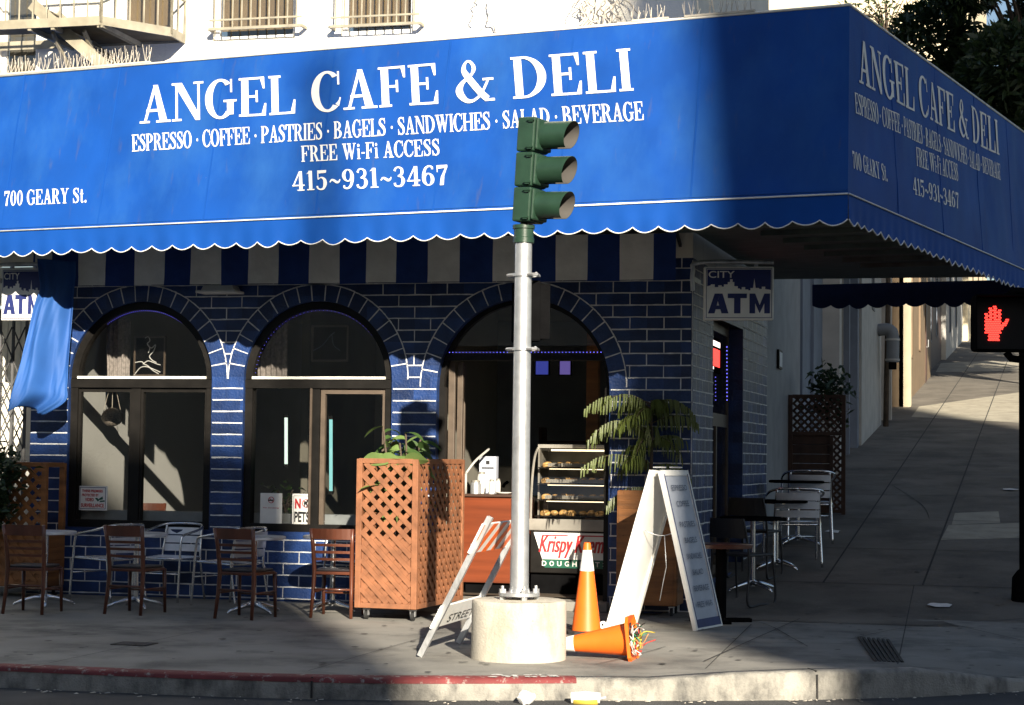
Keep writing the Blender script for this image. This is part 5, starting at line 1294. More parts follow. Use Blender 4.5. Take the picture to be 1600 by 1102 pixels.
a, b, c = dp(1100, 500, dA), dp(1209, 500, dA), dp(1100, 416, dA)
atm_sign('cash_machine_sign', 'projecting CITY ATM sign in shade beside the brick corner', a, (b - a).normalized(), (b - a).length, c.z - a.z)
ya = -.66
a, b, c = yp(1, 501, ya), yp(66, 501, ya), yp(66, 419, ya)
atm_sign('cash_machine_sign', 'sunlit CITY ATM sign partly behind the torn blue banner', a, Vector((1, 0, 0)), b.x - a.x, c.z - a.z, False)
# ================================================================== left neighbour shopfront: scissor gate before a white shutter
nb_ = thing('shop_shutter', 'white ribbed shopfront panel behind the black scissor gate', 'shutter', (-8.6, .75, 0))
mb = MB()
for k in range(34): mb.bx(-9.0 + k * .042, -8.961 + k * .042, .75 - (.008 if k % 2 else 0), .8, 0, 3.3)
mb.build('panel', M['stucco'], nb_)
mb = MB(); mb.bx(-9.1, -9.0, .7, .85, 0, 3.4); mb.bx(-7.68, -7.6, .4, .85, 0, 3.4); mb.build('frame', M['chair_wood'], nb_)
gt = thing('scissor_gate', 'black folding scissor gate closed across the left shopfront', 'gate', (-8.5, .3, 0))
mb = MB(); st_ = .17; x = -9.2
while x < -7.75:
    mb.bar((x, .3, .05), (x, .3, 3.25), .022, .03); x += st_
mb.build('upright', M['gate_grey'], gt); mb = MB()
x = -9.2
while x < -7.9:
    for z in (.25, .95, 1.65, 2.35):
        mb.bar((x, .285, z), (x + st_, .285, z + .35), .008, .022, (0, 1, 0)); mb.bar((x + st_, .278, z + .35), (x, .278, z + .70), .008, .022, (0, 1, 0)); mb.bar((x + st_, .270, z), (x, .270, z + .35), .008, .022, (0, 1, 0)); mb.bar((x, .262, z + .35), (x + st_, .262, z + .70), .008, .022, (0, 1, 0))
    x += st_
mb.build('lattice_bars', M['gate_grey'], gt)
# ================================================================== lamp, small wall pieces
q = yp(345, 455, -.12); t = thing('wall_floodlight', 'flat grey floodlight fixed on the brick wall under the striped cloth', 'lamp', q)
mb = MB(); mb.prism([(q.x - .17, -.22, q.z + .06), (q.x + .17, -.22, q.z + .06), (q.x + .20, -.22, q.z - .0), (q.x - .20, -.22, q.z - .0)], (0, .20, 0)); mb.build('housing', M['lamp_grey'], t, bevel=.01)
mb = MB(); mb.bx(q.x - .235, q.x + .235, -.28, -.01, q.z - .03, q.z - .001); mb.build('rim', M['lamp_grey'], t, bevel=.006)
q = gp(1243, 700); yy = 6.6; t = thing('wall_notice', 'small framed notice on the streaked grey side wall', 'notice', (sx(yy), yy, 2.3))
mb = MB(); x = sx(yy) - .02; zc = yp(1243, 562, yy).z
mb.bx(x, x + .03, yy - .22, yy + .22, zc - .13, zc + .13); mb.build('frame', M['dark_frame'], t); mb = MB(); mb.bx(x + .03, x + .034, yy - .18, yy + .18, zc - .1, zc + .1); mb.build('sheet', M['paper'], t)
yv = 20.4; zc = yp(1388, 540, yv).z; x = sx(yv) + .12; t = thing('vent_pipe', 'grey bent vent pipe on the pale grey side building', 'pipe', (x, yv, zc))
mb = MB(); mb.tube([tuple(v) for v in cat_rom([(x, yv, zc + .32), (x + .2, yv, zc + .33), (x + .30, yv, zc + .2), (x + .30, yv, zc - .35)], 6)], .13, 16); mb.build('duct', M['steel_pipe'], t, True, auto=40)
mb = MB(); mb.lathe([(.15, -.02), (.15, .02)], 16, (x + .30, yv, zc + .12)); mb.lathe([(.15, -.02), (.15, .02)], 16, (x + .30, yv, zc - .3)); mb.build('collar', M['paint_pale'], t, True)
mb = MB(); mb.box((x + .3, yv, zc - .42), (.16, .16, .16)); mb.build('outlet', M['black'], t, bevel=.02)
# ================================================================== fire escape and window guards
M['slat_iron'] = mat('shaded_floor_iron', (.09, .07, .04), .7, var=.3); fz = 6.26; xa = -9.6; xb = yp(284, 50, -.1).x; fd = -1.05  # darker iron for the slats: shade under the balcony is in the colour
fe = thing('fire_escape', 'iron fire escape balcony with slatted floor high on the white wall', 'fire escape', ((xa + xb) / 2, -.5, fz))
mb = MB(); xh0, xh1 = xa, yp(84, 30, -.5).x
k = 0; y = -.06
while y > fd:
    mb.bar((xh1 + .02 if y > -.72 else xa, y, fz), (xb - (.55 * max(0, (-y - .35) / .7)), y, fz), .045, .012); y -= .055
mb.build('floor_slat', M['slat_iron'], fe)
mb = MB(); cx_ = xb - .52
for a, b in (((xa, fd, fz), (cx_, fd, fz)), ((cx_, fd, fz), (xb, -.38, fz)), ((xb, -.38, fz), (xb, -.02, fz)), ((xa, -.06, fz), (xb, -.06, fz))): mb.bar((a[0], a[1], fz + .02), (b[0], b[1], fz + .02), .02, .10)
for x in (xa, xh1, -6.9, -6.35, cx_): mb.bar((x, -.03, fz - .03), (x, fd, fz - .03), .04, .05)
mb.build('platform_frame', M['rail_iron'], fe)
for x in (xh1 + .2, -6.6):
    mb = MB(); mb.bar((x, -.0, fz - .75), (x, fd + .15, fz - .05), .03, .05); mb.build('bracket', M['rail_iron'], fe)
mb = MB(); path = [Vector((xa, fd, 0)), Vector((cx_, fd, 0)), Vector((xb, -.38, 0)), Vector((xb, -.02, 0))]
for a, b in zip(path[:-1], path[1:]):
    for z in (.45, .95): mb.tube([a + UP * (fz + z), b + UP * (fz + z)], .016, 6)
    n = max(1, int((b - a).length / .16))
    for k in range(n + 1): p = a.lerp(b, k / n); mb.tube([p + UP * fz, p + UP * (fz + .95)], .010 if k % n else .018, 6)
mb.build('railing', M['rail_iron'], fe)
mb = MB(); s0 = Vector((xh1 - .1, -.55, fz + .3)); s1 = Vector((-6.25, -.55, 5.72))
for o_ in (-.28, .28): mb.bar(s0 + Vector((0, o_, 0)), s1 + Vector((0, o_, 0)), .02, .13)
for k in range(9): p = s0.lerp(s1, (k + .5) / 9); mb.box(p, (.16, .54, .012))
st_o = mb.build('drop_stair', M['rail_iron'], fe)
gx = [(yp(p0, 45, -.16).x, yp(p1, 45, -.16).x, yp(p0, yb, -.16).z) for p0, p1, yb in ((327, 471, 49), (516, 655, 45))]
for i, (x0, x1, z0) in enumerate(gx):
    t = thing('window_guard', ('white barred guard over the upper window nearest the fire escape', 'white barred guard over the upper window above the phone number')[i], 'window guard', ((x0 + x1) / 2, -.16, z0), group='upper window guards')
    mb = MB(); yg = -.16
    mb.bar((x0, yg, z0 + .02), (x1, yg, z0 + .02), .03, .03); mb.bar((x0, yg, z0 + .12), (x1, yg, z0 + .12), .02, .02); mb.bar((x0, yg, z0 + 1.0), (x1, yg, z0 + 1.0), .03, .03)
    for x in (x0, x1): mb.bar((x, yg, z0 + .02), (x + (.0), -.0, z0 + .02), .03, .03); mb.bar((x, yg, z0 + .98), (x, 0, z0 + .98), .03, .03)
    mb.build('guard_frame', M['rail_iron'], t); mb = MB(); n = 9
    for k in range(n + 1): x = x0 + .06 + (x1 - x0 - .12) * k / n; mb.tube([(x, yg, z0 + .02), (x, yg, z0 + 1.0)], .009, 6)
    mb.build('guard_bars', M['rail_iron'], t)
# dried creeper hanging on the upper wall
def dry_vine(name, label, px0, px1, y, seed, n, z0, z1):
    rnd = random.Random(seed); mb = MB(); a, b = yp(px0, 30, y), yp(px1, 30, y)
    for k in range(n):
        x = rnd.uniform(a.x, b.x); z = rnd.uniform(z0, z1); pts = []; dxx = rnd.uniform(-.02, .02)
        for s in range(9):
            pts.append((x, y + rnd.uniform(-.05, .03), z)); x += rnd.uniform(-.07, .07) + dxx; z -= rnd.uniform(.02, .11)
        mb.tube([tuple(v) for v in cat_rom(pts, 3)], rnd.uniform(.004, .010), 4)
    o = mb.build(name, M['dry']); tag(o, label, 'plant')
dry_vine('dried_creeper', 'tangle of pale dried creeper stems on the sunlit upper wall above the awning', 905, 972, -.10, 5, 46, 6.0, 7.0)
dry_vine('dried_creeper', 'few thin dried stems on the white upper wall right of the window guards', 762, 782, -.08, 8, 5, 6.0, 6.8)
# ================================================================== window stickers
def window_sign(name, label, p0, p1, y, paint):
    a, b = yp(p0[0], p1[1], y), yp(p1[0], p0[1], y); w_, h_ = b.x - a.x, b.z - a.z
    o = Vector((a.x, y, a.z)); t = thing(name, label, 'sign', o + Vector((w_ / 2, 0, 0)))
    mb = MB(); mb.bx(a.x, b.x, y, y + .006, a.z, b.z); bd = mb.build('sheet', M['sign_white'], t)
    ex, n = Vector((1, 0, 0)), Vector((0, -1, 0)); f = lambda u, v, l=.002: o + ex * u * w_ + UP * v * h_ + n * l
    paint(t, bd, f, ex, n, w_, h_)
def frame_lines(f, c0, c1, th, m, bd, w_, h_):
    mb = MB(); tx, ty = th / w_, th / h_
    for a, b, c, d in ((c0, c0, c1, c0 + ty), (c0, c1 - ty, c1, c1), (c0, c0 + ty, c0 + tx, c1 - ty), (c1 - tx, c0 + ty, c1, c1 - ty)): mb.add([f(a, b), f(c, b), f(c, d), f(a, d)], [(0, 1, 2, 3)])
    mb.build('border', m, bd)
def surv(t, bd, f, ex, n, w_, h_):
    frame_lines(f, .05, .95, .006, M['ink_blue'], bd, w_, h_)
    mb = MB()
    for s, u, v, l, hh in (('THESE PREMISES', .13, .74, .72, .11), ('PROTECTED BY', .13, .57, .58, .11), ('VIDEO', .24, .37, .3, .14), ('SURVEILLANCE', .10, .12, .80, .16)): sans(mb, s, f(u, v), ex, UP, n, l * w_, hh * h_, .03)
    mb.build('lettering', M['ink_red'], bd)
    mb = MB()
    for pts in ([(.58, .50), (.68, .36), (.72, .40), (.66, .52)], [(.66, .40), (.86, .46), (.84, .58), (.72, .48)], [(.74, .34), (.92, .36), (.92, .42), (.76, .40)]): mb.add([f(u, v, .002 + .001 * len(mb.f)) for u, v in pts], [tuple(range(4))])
    mb.build('camera_drawing', M['ink_green'], bd)
def ban(mb, f, cu, cv, r, w_, h_):
    pts = 30; A = [(math.cos(2 * math.pi * k / pts), math.sin(2 * math.pi * k / pts)) for k in range(pts + 1)]
    for k in range(pts): mb.add([f(cu + A[j][0] * q / w_, cv + A[j][1] * q / h_) for j, q in ((k, r), (k + 1, r), (k + 1, r * .8), (k, r * .8))], [(0, 1, 2, 3)])
    d = .70 * r; mb.add([f(cu + x / w_, cv + y / h_, .003) for x, y in ((-d, d * .8), (-d * .8, d), (d, -d * .8), (d * .8, -d))], [(0, 1, 2, 3)])
def nosmoke(t, bd, f, ex, n, w_, h_):
    mb = MB(); ban(mb, f, .5, .78, .036, w_, h_); sans(mb, 'No Smoking', f(.14, .50), ex, UP, n, .72 * w_, .05 * h_, .01); mb.build('no_smoking_mark', M['ink_red'], bd)
    mb = MB(); mb.add([f(.36, .75, .004), f(.60, .75, .004), f(.60, .79, .004), f(.36, .79, .004)], [(0, 1, 2, 3)]); mb.build('cigarette_drawing', M['ink_black'], bd)
def nopets(t, bd, f, ex, n, w_, h_):
    frame_lines(f, .06, .94, .004, M['ink_black'], bd, w_, h_)
    mb = MB(); sans(mb, 'N', f(.14, .55), ex, UP, n, .30 * w_, .30 * h_, .05); ban(mb, f, .70, .71, .046, w_, h_); mb.build('no_mark', M['ink_red'], bd)
    mb = MB(); sans(mb, 'PETS', f(.12, .14), ex, UP, n, .76 * w_, .32 * h_, .03)
    for pts in ([(.58, .70), (.74, .66), (.78, .76), (.62, .78)], [(.60, .60), (.64, .60), (.66, .70), (.60, .70)], [(.72, .58), (.77, .58), (.78, .68), (.72, .68)], [(.74, .74), (.84, .78), (.80, .84), (.72, .80)]): mb.add([f(u, v, .004 + .0005 * len(mb.f) % .002) for u, v in pts], [(0, 1, 2, 3)])
    mb.build('lettering', M['ink_black'], bd)
window_sign('surveillance_sign', 'white sign with red lettering about video surveillance in the left window', (122, 760), (168, 797), .095, surv)
window_sign('no_smoking_sign', 'pale grey no smoking sheet in the lower part of the middle window', (406, 771), (441, 819), .095, nosmoke)
window_sign('no_pets_sign', 'white NO PETS sign beside the middle window frame', (456, 772), (488, 823), .07, nopets)
# ================================================================== strings of blue lights
led = emit('blue_fairy_light', (.16, .15, 1.0), 1.0)
def lights(name, label, pts, step, r=.006):
    mb = MB(); acc = 0
    for a, b in zip(pts[:-1], pts[1:]):
        a, b = Vector(a), Vector(b); L = (b - a).length; x = -acc
        while x < L:
            if x >= 0: mb.blob(a.lerp(b, x / L), r, seg=5, rings=3)
            x += step
        acc = 0
    o = mb.build('bulbs', led, None)
    t = thing(name, label, 'fairy lights', Vector(pts[0])); 
    o.parent = t; o.location = -Vector(pts[0])
    w_ = MB(); w_.tube([Vector(p) + Vector((0, .012, 0)) for p in pts], .003, 4); w_.build('cord', M['black'], t)
def arcpts(a, r, y, t0, t1, n=40): return [(a[0] + r * math.cos(R(t0 + (t1 - t0) * k / n)), y, a[2] + r * math.sin(R(t0 + (t1 - t0) * k / n))) for k in range(n + 1)]
lights('fairy_lights', 'string of blue fairy lights round the top of the left arched window', arcpts(W1, .775, .10, 55, 128), .06, .003)
lights('fairy_lights', 'string of blue fairy lights round the middle arched window', arcpts(W2, .765, .10, 40, 178), .06, .003)
lights('fairy_lights', 'straight string of blue fairy lights across the doorway fanlight', [(-2.66, .06, 2.735), (-.96, .06, 2.735)], .038, .0055)
lights('fairy_lights', 'short vertical string of blue lights inside the narrow side window', [(sx(2.8) - .10, 2.75, 2.95), (sx(2.8) - .10, 2.8, 2.3)], .045, .008)
# ================================================================== things inside the cafe
FL = .10
# pastry case
x0, x1 = yp(829, 800, .95).x, -.80; yf, yb_ = .95, 1.75; zt = 1.72
pc_ = thing('pastry_case', 'curved glass pastry case with lit shelves of baked goods inside the doorway', 'display case', ((x0 + x1) / 2, 1.35, FL))
mb = MB(); mb.bx(x0, x1, yf + .06, yb_, FL + .0, FL + .23); mb.build('plinth', M['black'], pc_)
mb = MB(); mb.bx(x0, x1, yf, yb_, FL + .23, .83); body = mb.build('body', M['dark_frame'], pc_, bevel=.01)
mb = MB(); mb.bx(x0 - .02, x1, yf - .03, yf + .02, .80, .93); mb.build('bumper', M['tray'], pc_, bevel=.01)
mb = MB(); f = lambda u, v: Vector((x0 + u, yf - .005, v)); mb.add([f(.04, .72 + .06), f(1.05, .78), f(1.05, .43), f(.16, .43)], [(0, 3, 2, 1)]); pn = mb.build('sign_panel', M['sign_white'], pc_)
mb = MB(); ex, nn = Vector((1, 0, 0)), Vector((0, -1, 0))
[sans(mb, 'Krispy Kreme', f(.10 + dx_, .50), ex, UP, nn, .80, .25, 0, .35, .003 + dx_ * .1) for dx_ in (0, .006, .012)]
mb.add([f(.15, .755) + nn * .004, f(.43, .755) + nn * .004, f(.43, .742) + nn * .004, f(.14, .742) + nn * .004], [(0, 3, 2, 1)]); mb.add([f(.56, .755) + nn * .004, f(.86, .755) + nn * .004, f(.86, .742) + nn * .004, f(.55, .742) + nn * .004], [(0, 3, 2, 1)])
mb.build('lettering', M['ink_red'], pn)
mb = MB(); mb.add([f(.145, .485) + nn * .002, f(1.05, .485) + nn * .002, f(1.05, .39) + nn * .002, f(.17, .39) + nn * .002], [(0, 3, 2, 1)]); gb = mb.build('green_band', M['ink_green'], pc_)
mb = MB()
for k, ch in enumerate('DOUGHNUTS'): sans(mb, ch, f(.14 + .086 * k, .41), ex, UP, nn, .05, .055, .02, 0, .005)
mb.build('lettering', M['sign_white'], gb)
mb = MB(); prof = [(yf + .01, .93), (yf + .02, 1.15), (yf + .07, 1.40), (yf + .18, 1.62), (yf + .34, zt)]
pr2 = [tuple(v)[:2] for v in cat_rom([(a, b, 0) for a, b in prof], 5)]
for (a, b), (c, d) in zip(pr2[:-1], pr2[1:]): mb.quad((x0, a, b), (x1, a, b), (x1, c, d), (x0, c, d))
mb.build('curved_glass', M['case_glass'], pc_, True)
mb = MB(); mb.tube([(x0, a, b) for a, b in pr2], .014, 6); mb.bx(x0, x1, yf + .33, yb_, zt, zt + .04); mb.bx(x0, x0 + .02, yf + .34, yb_, .93, zt); mb.bx(x0, x1, yb_ - .02, yb_, .93, zt); mb.build('case_frame', M['tray'], pc_)
warm = emit('case_strip_light', (1, .80, .50), 1.3); rnd = random.Random(9)
for k, z in enumerate((.95, 1.13, 1.31, 1.49)):
    yy = yf + (.06, .09, .14, .22)[k]
    mb = MB(); mb.bx(x0 + .03, x1, yy, yb_ - .05, z, z + .012); sh = mb.build('shelf', M['dark_frame'], pc_)
    if k: mb = MB(); mb.bx(x0 + .16, x1, yy - .004, yy + .012, z - .011, z - .002); mb.build('strip_light', warm, sh)
    if k: mb = MB(); mb.bx(x0 + .14, x1, yy + .012, yy + .018, z + .02, z + .06); [mb.bx(x0 + .14 + j * .03, x0 + .146 + j * .03, yy + .006, yy + .011, z + .02, z + .06) for j in range(25)]; mb.build('rail', M['tray'], sh)
    for j in range(9):
        px = x0 + .12 + j * .105 + rnd.uniform(-.02, .02)
        if px > x1 - .06: continue
        b = MB(); py = yy + .12 + rnd.uniform(0, .1)
        if j % 3 == 0: b.lathe([(.02, .022), (.03, .045), (.05, .045), (.062, .022), (.05, .002), (.03, .002), (.02, .022)], 14, (px, py, z + .014), Matrix.Rotation(R(25), 3, 'X'))
        elif j % 3 == 1: b.blob((px, py, z + .04), (.05, .035, .03), seg=10, rings=6, jit=.06, rnd=rnd)
        else: b.tube([(px - .05, py, z + .03), (px - .02, py + .02, z + .045), (px + .02, py + .02, z + .045), (px + .05, py, z + .03)], [.014, .034, .034, .014], 8)
        tag(b.build(('doughnut', 'bun', 'croissant')[j % 3], M['skin_food'], None, True), ('glazed doughnuts on the shelves of the pastry case', 'round buns on the shelves of the pastry case', 'curved croissants on the shelves of the pastry case')[j % 3], 'pastry', 'pastries in the glass case')
mb = MB(); mb.bx(x0 + .16, x1, yf + .30, yf + .32, zt - .035, zt - .015); mb.build('strip_light', warm, pc_)
# counter
xa, xb_ = yp(722, 800, .7).x, yp(806, 800, .7).x; zc = 1.6 - (772 - 715) / 2950 * 20.9
ct = thing('service_counter', 'red brown veneered counter inside the doorway', 'counter', ((xa + xb_) / 2, 1.1, FL))
mb = MB(); mb.bx(xa, xb_, .72, 1.6, FL + .12, zc - .03); mb.build('front', M['panel_red'], ct); mb = MB(); mb.bx(xa + .03, xb_ - .03, .78, 1.6, FL, FL + .12); mb.build('plinth', M['black'], ct); mb = MB(); mb.bx(xa - .02, xb_ + .02, .69, 1.62, zc - .03, zc); mb.build('counter_top', M['dark_wood'], ct, bevel=.006)
def jar(p, r, h, m, lid, label):
    t = thing('glass_jar', label, 'jar', p, group='jars on the counter'); mb = MB(); mb.lathe([(.001, 0), (r, 0), (r, h * .8), (r * .8, h), (r * .78, h)], 18, p); mb.build('jar', m, t, True, auto=40); mb = MB(); mb.lathe([(r * .84, h), (r * .84, h + .02), (.001, h + .025)], 18, p); mb.build('lid', lid, t, True, auto=40)
for px, y, r, h, lab in ((743, .85, .06, .13, 'wide metal canister at the left end of the counter'), (752, 1.15, .05, .22, 'tall jar behind the wide canister on the counter'), (768, .9, .03, .14, 'thin jar in the middle of the counter'), (778, .95, .028, .15, 'thin jar beside the pole on the counter')):
    q = yp(px, 773, y); jar(Vector((q.x, y, zc)), r, h, M['galv'] if r > .055 else M['ceramic'], M['tray'], lab)
q = yp(762, 740, 1.3); t = thing('menu_box', 'pale printed carton standing on the counter', 'box', (q.x, 1.3, zc)); mb = MB(); mb.bx(q.x - .10, q.x + .10, 1.3, 1.4, zc, zc + .42); o = mb.build('carton', M['sign_grey'], t); mb = MB(); mb.bx(q.x - .07, q.x + .07, 1.296, 1.299, zc + .28, zc + .295); mb.bx(q.x - .02, q.x + .02, 1.296, 1.299, zc + .33, zc + .37); mb.build('print', M['ink_black'], o)
q = yp(789, 774, .9); mb = MB(); mb.lathe([(.001, .0), (.05, 0), (.10, .02), (.10, .025), (.05, .01), (.001, .008)], 24, (q.x, .84, zc)); tag(mb.build('plate', M['ceramic'], None, True), 'small white plate on the counter edge by the pole', 'plate')
# back shelf with bottles, menu screens
sh = thing('back_shelf', 'dim shelving unit on the back wall of the cafe', 'shelf', (-1.6, 4.0, FL))
mb = MB(); mb.bx(-2.6, -.4, 4.0, 4.4, FL, 1.0); [mb.bx(-2.6, -.4, 4.1, 4.4, z, z + .03) for z in (1.4, 1.8)]; [mb.bx(x, x + .04, 4.1, 4.4, 1.0, 2.0) for x in (-2.6, -1.5, -.44)]; mb.build('shelves', M['dark_wood'], sh)
rnd = random.Random(3)
for k in range(14):
    x = -2.5 + k * .15; mb = MB(); h = rnd.uniform(.18, .28); mb.lathe([(.001, 0), (.035, 0), (.035, h * .6), (.014, h * .8), (.014, h), (.001, h)], 10, (x, 4.22, 1.43 if k % 2 else 1.03)); tag(mb.build('bottle', rnd.choice([M['ink_red'], M['ceramic'], M['leaf_dark'], M['cedar']]), None, True, auto=40), 'dim bottles standing on the back shelf', 'bottle', 'bottles on the back shelf')
for px, w_, c, lab in ((847, .09, (.10, .13, .75), 'small glowing blue menu screen left of the other inside the door'), (883, .075, (.30, .22, .75), 'small glowing violet menu screen with a red figure inside the door')):
    y = 2.6; a = yp(px, 575, y); t = thing('menu_screen', lab, 'screen', (a.x, y, a.z), group='menu screens'); mb = MB(); mb.bx(a.x - w_, a.x + w_, y, y + .05, a.z - .09, a.z + .09); mb.build('case', M['black'], t); mb = MB(); mb.quad((a.x - w_ * .85, y - .003, a.z - .08), (a.x + w_ * .85, y - .003, a.z - .08), (a.x + w_ * .85, y - .003, a.z + .08), (a.x - w_ * .85, y - .003, a.z + .08)); mb.build('display', emit('screen_glow', c, .16), t)
q = yp(925, 620, 2.2); mb = MB(); mb.bx(q.x - .07, q.x + .07, 2.2, 2.32, FL, 3.4); mb.build('room_post', M['cedar_d'], bld)
q = yp(776, 690, 3.4); t = thing('coffee_machine', 'dim steel coffee machine at the back of the cafe', 'coffee machine', (q.x, 3.4, FL)); mb = MB(); mb.bx(q.x - .4, q.x + .4, 3.2, 3.7, 1.05, 1.5); mb.build('body', M['tray'], t, bevel=.02); mb = MB(); mb.bx(q.x - .5, q.x + .5, 3.1, 3.8, FL, 1.04); mb.build('stand', M['dark_wood'], t); mb = MB(); [mb.tube([(q.x + k_, 3.18, 1.3), (q.x + k_, 3.05, 1.28), (q.x + k_, 2.98, 1.25)], .02, 8) for k_ in (-.2, .2)]; mb.build('brew_handle', M['black'], t, True)
mb = MB(); q = yp(728, 740, .80); q2 = yp(764, 702, 1.2); mb.tube([tuple(v) for v in cat_rom([(q.x, q.y, q.z), (q.x + .08, q.y + .1, q.z + .14), (q2.x, q2.y, q2.z)], 6)], .014, 8); mb.tube([(q.x, q.y, zc), (q.x, q.y, q.z)], .014, 8); tag(mb.build('tap_arm', M['paint_pale'], None, True), 'thin pale curved tap arm rising from the counter', 'tap')
# curtains, basket, pictures in the arched windows
def curtain(name, label, px0, px1, py0, py1, y):
    mb = MB(); n = 28; a, b = yp(px0, py1, y), yp(px1, py0, y)
    for j in range(10):
        for k in range(n):
            f = lambda u, v: (a.x + (b.x - a.x) * (u + .10 * (1 - u) * (1 - v) * 1.0), y + .02 * math.sin(u * 34), a.z + (b.z - a.z) * v)
            mb.quad(f(k / n, j / 10), f((k + 1) / n, j / 10), f((k + 1) / n, (j + 1) / 10), f(k / n, (j + 1) / 10))
    tag(mb.build(name, M['cloth_curtain'], None, True), label, 'curtain', 'cafe curtains')
curtain('checked_curtain', 'checked curtain gathered inside the upper left arched window', 164, 204, 500, 590, .5); curtain('sheer_curtain', 'dim sheer curtain at the left side of the middle arched window', 398, 450, 490, 592, .45)
q = yp(175, 652, .9); t = thing('hanging_basket', 'round woven basket hanging in the left window', 'basket', q); mb = MB(); mb.blob(q, (.13, .13, .11), seg=14, rings=8, jit=.05); mb.build('bowl', M['wicker'], t, True); mb = MB(); mb.tube([q + UP * .1, q + UP * .9], .004, 4); mb.tube([q + Vector((-.12, 0, .03)), q + UP * .5], .003, 4); mb.tube([q + Vector((.12, 0, .03)), q + UP * .5], .003, 4); mb.build('cord', M['dry'], t)
def picture(name, label, p0, p1, y, lines, colr):
    a, b = yp(p0[0], p1[1], y), yp(p1[0], p0[1], y); t = thing(name, label, 'picture', ((a.x + b.x) / 2, y, a.z))
    mb = MB(); w_, h_ = b.x - a.x, b.z - a.z; e = .022
    mb.bx(a.x, b.x, y, y + .02, a.z, a.z + e); mb.bx(a.x, b.x, y, y + .02, b.z - e, b.z); mb.bx(a.x, a.x + e, y, y + .02, a.z + e, b.z - e); mb.bx(b.x - e, b.x, y, y + .02, a.z + e, b.z - e); mb.build('frame', M['brown_frame'], t)
    mb = MB(); mb.quad((a.x + e, y + .012, a.z + e), (b.x - e, y + .012, a.z + e), (b.x - e, y + .012, b.z - e), (a.x + e, y + .012, b.z - e)); cv = mb.build('canvas', M['black'], t)
    mb = MB()
    for pts in lines: mb.tube([tuple(v) for v in cat_rom([(a.x + w_ * u, y + .004, a.z + h_ * v) for u, v in pts], 5)], .006, 5)
    mb.build('line_drawing', colr, cv)
picture('framed_drawing', 'framed drawing of a reclining figure in white lines in the left arch', (208, 525), (259, 588), .30, [[(.35, .95), (.45, .98), (.50, .88), (.42, .80), (.55, .70), (.68, .78), (.62, .62), (.50, .50), (.58, .40), (.72, .34)], [(.30, .30), (.45, .38), (.62, .34), (.75, .30), (.85, .28)], [(.05, .34), (.25, .36), (.34, .30), (.45, .26), (.62, .14), (.80, .06)], [(.02, .02), (.2, .2), (.36, .24), (.55, .2), (.85, .1)], [(.42, .80), (.50, .70), (.46, .58)]], M['paper'])
picture('framed_picture', 'dark framed picture of pale shapes in the middle arch', (486, 508), (545, 565), .32, [[(.05, .3), (.3, .45), (.5, .7), (.62, .8)], [(.55, .75), (.6, .45), (.78, .3)]], M['ink_grey'])
# small cafe table and chairs seen through the left window
tb = bistro_table(M['dark_wood'], M['iron'], None, .7, 'indoor_table'); q = yp(165, 790, 1.3); tb.location = (q.x, 1.3, FL); tb['label'] = 'small dark table inside the left window'; del_ = tb.get('group')
for k, (px, y, rz, lab) in enumerate(((172, 1.9, 170, 'wooden chair seen dimly inside the left pane'), (228, 2.0, 200, 'wooden chair catching the sun inside the right pane of the left window'))):
    q = yp(px, 790, y); c_ = copy_tree(WC); c_.location = (q.x, y, FL); c_.rotation_euler = (0, 0, R(rz)); c_['label'] = lab; c_['group'] = 'wooden chairs inside the cafe'
# upright glowing strips added in place of reflections in the middle window
tl = emit('reflection_glow', (.80, 1.0, .84), .75); t2 = emit('reflection_glow_green', (.35, .85, .80), .6)
for px, p0, p1, m_, lab in ((447, 650, 728, tl, 'upright white glowing strip standing in for a reflection in the middle window'), (517, 653, 770, t2, 'upright green white glowing strip standing in for a reflection in the middle window')):
    y = 1.4; a, b = yp(px, p1, y), yp(px, p0, y); t = thing('reflection_strip', lab, 'lamp', (a.x, y, a.z), group='glowing reflection strips'); mb = MB(); mb.tube([a, b], .020, 10); mb.build('tube', m_, t, True); mb = MB(); mb.box(a, (.05, .05, .04)); mb.box(b, (.05, .05, .04)); mb.bar(a + Vector((0, .05, 0)), b + Vector((0, .05, 0)), .06, .03); mb.build('strip_backing', M['dark_frame'], t)
tb2 = copy_tree(tb); q = yp(560, 800, 1.2); tb2.location = (q.x, 1.2, FL); tb2['label'] = 'small dark table inside the middle window'
# neon sign in the side window
y = 2.15; zc_ = yp(1137, 556, y).z; t = thing('neon_sign', 'glowing red and white sign in the narrow side window', 'sign', (sx(y) - .12, y, zc_)); x = sx(y) - .11
mb = MB(); mb.bx(x - .02, x, y - .45, y + .30, zc_ - .20, zc_ + .2); mb.build('backing', M['black'], t)
mb = MB(); mb.bx(x + .001, x + .004, y - .40, y + .2, zc_ - .13, zc_ + .07); mb.build('red_panel', emit('neon_red', (1, .04, .03), 1.2), t)
mb = MB(); mb.bx(x + .001, x + .004, y - .38, y + .22, zc_ + .10, zc_ + .16); mb.bx(x + .001, x + .004, y - .45, y - .3, zc_ - .17, zc_ - .14); mb.build('white_panel', emit('neon_white', (1, .8, .7), 1.2), t)
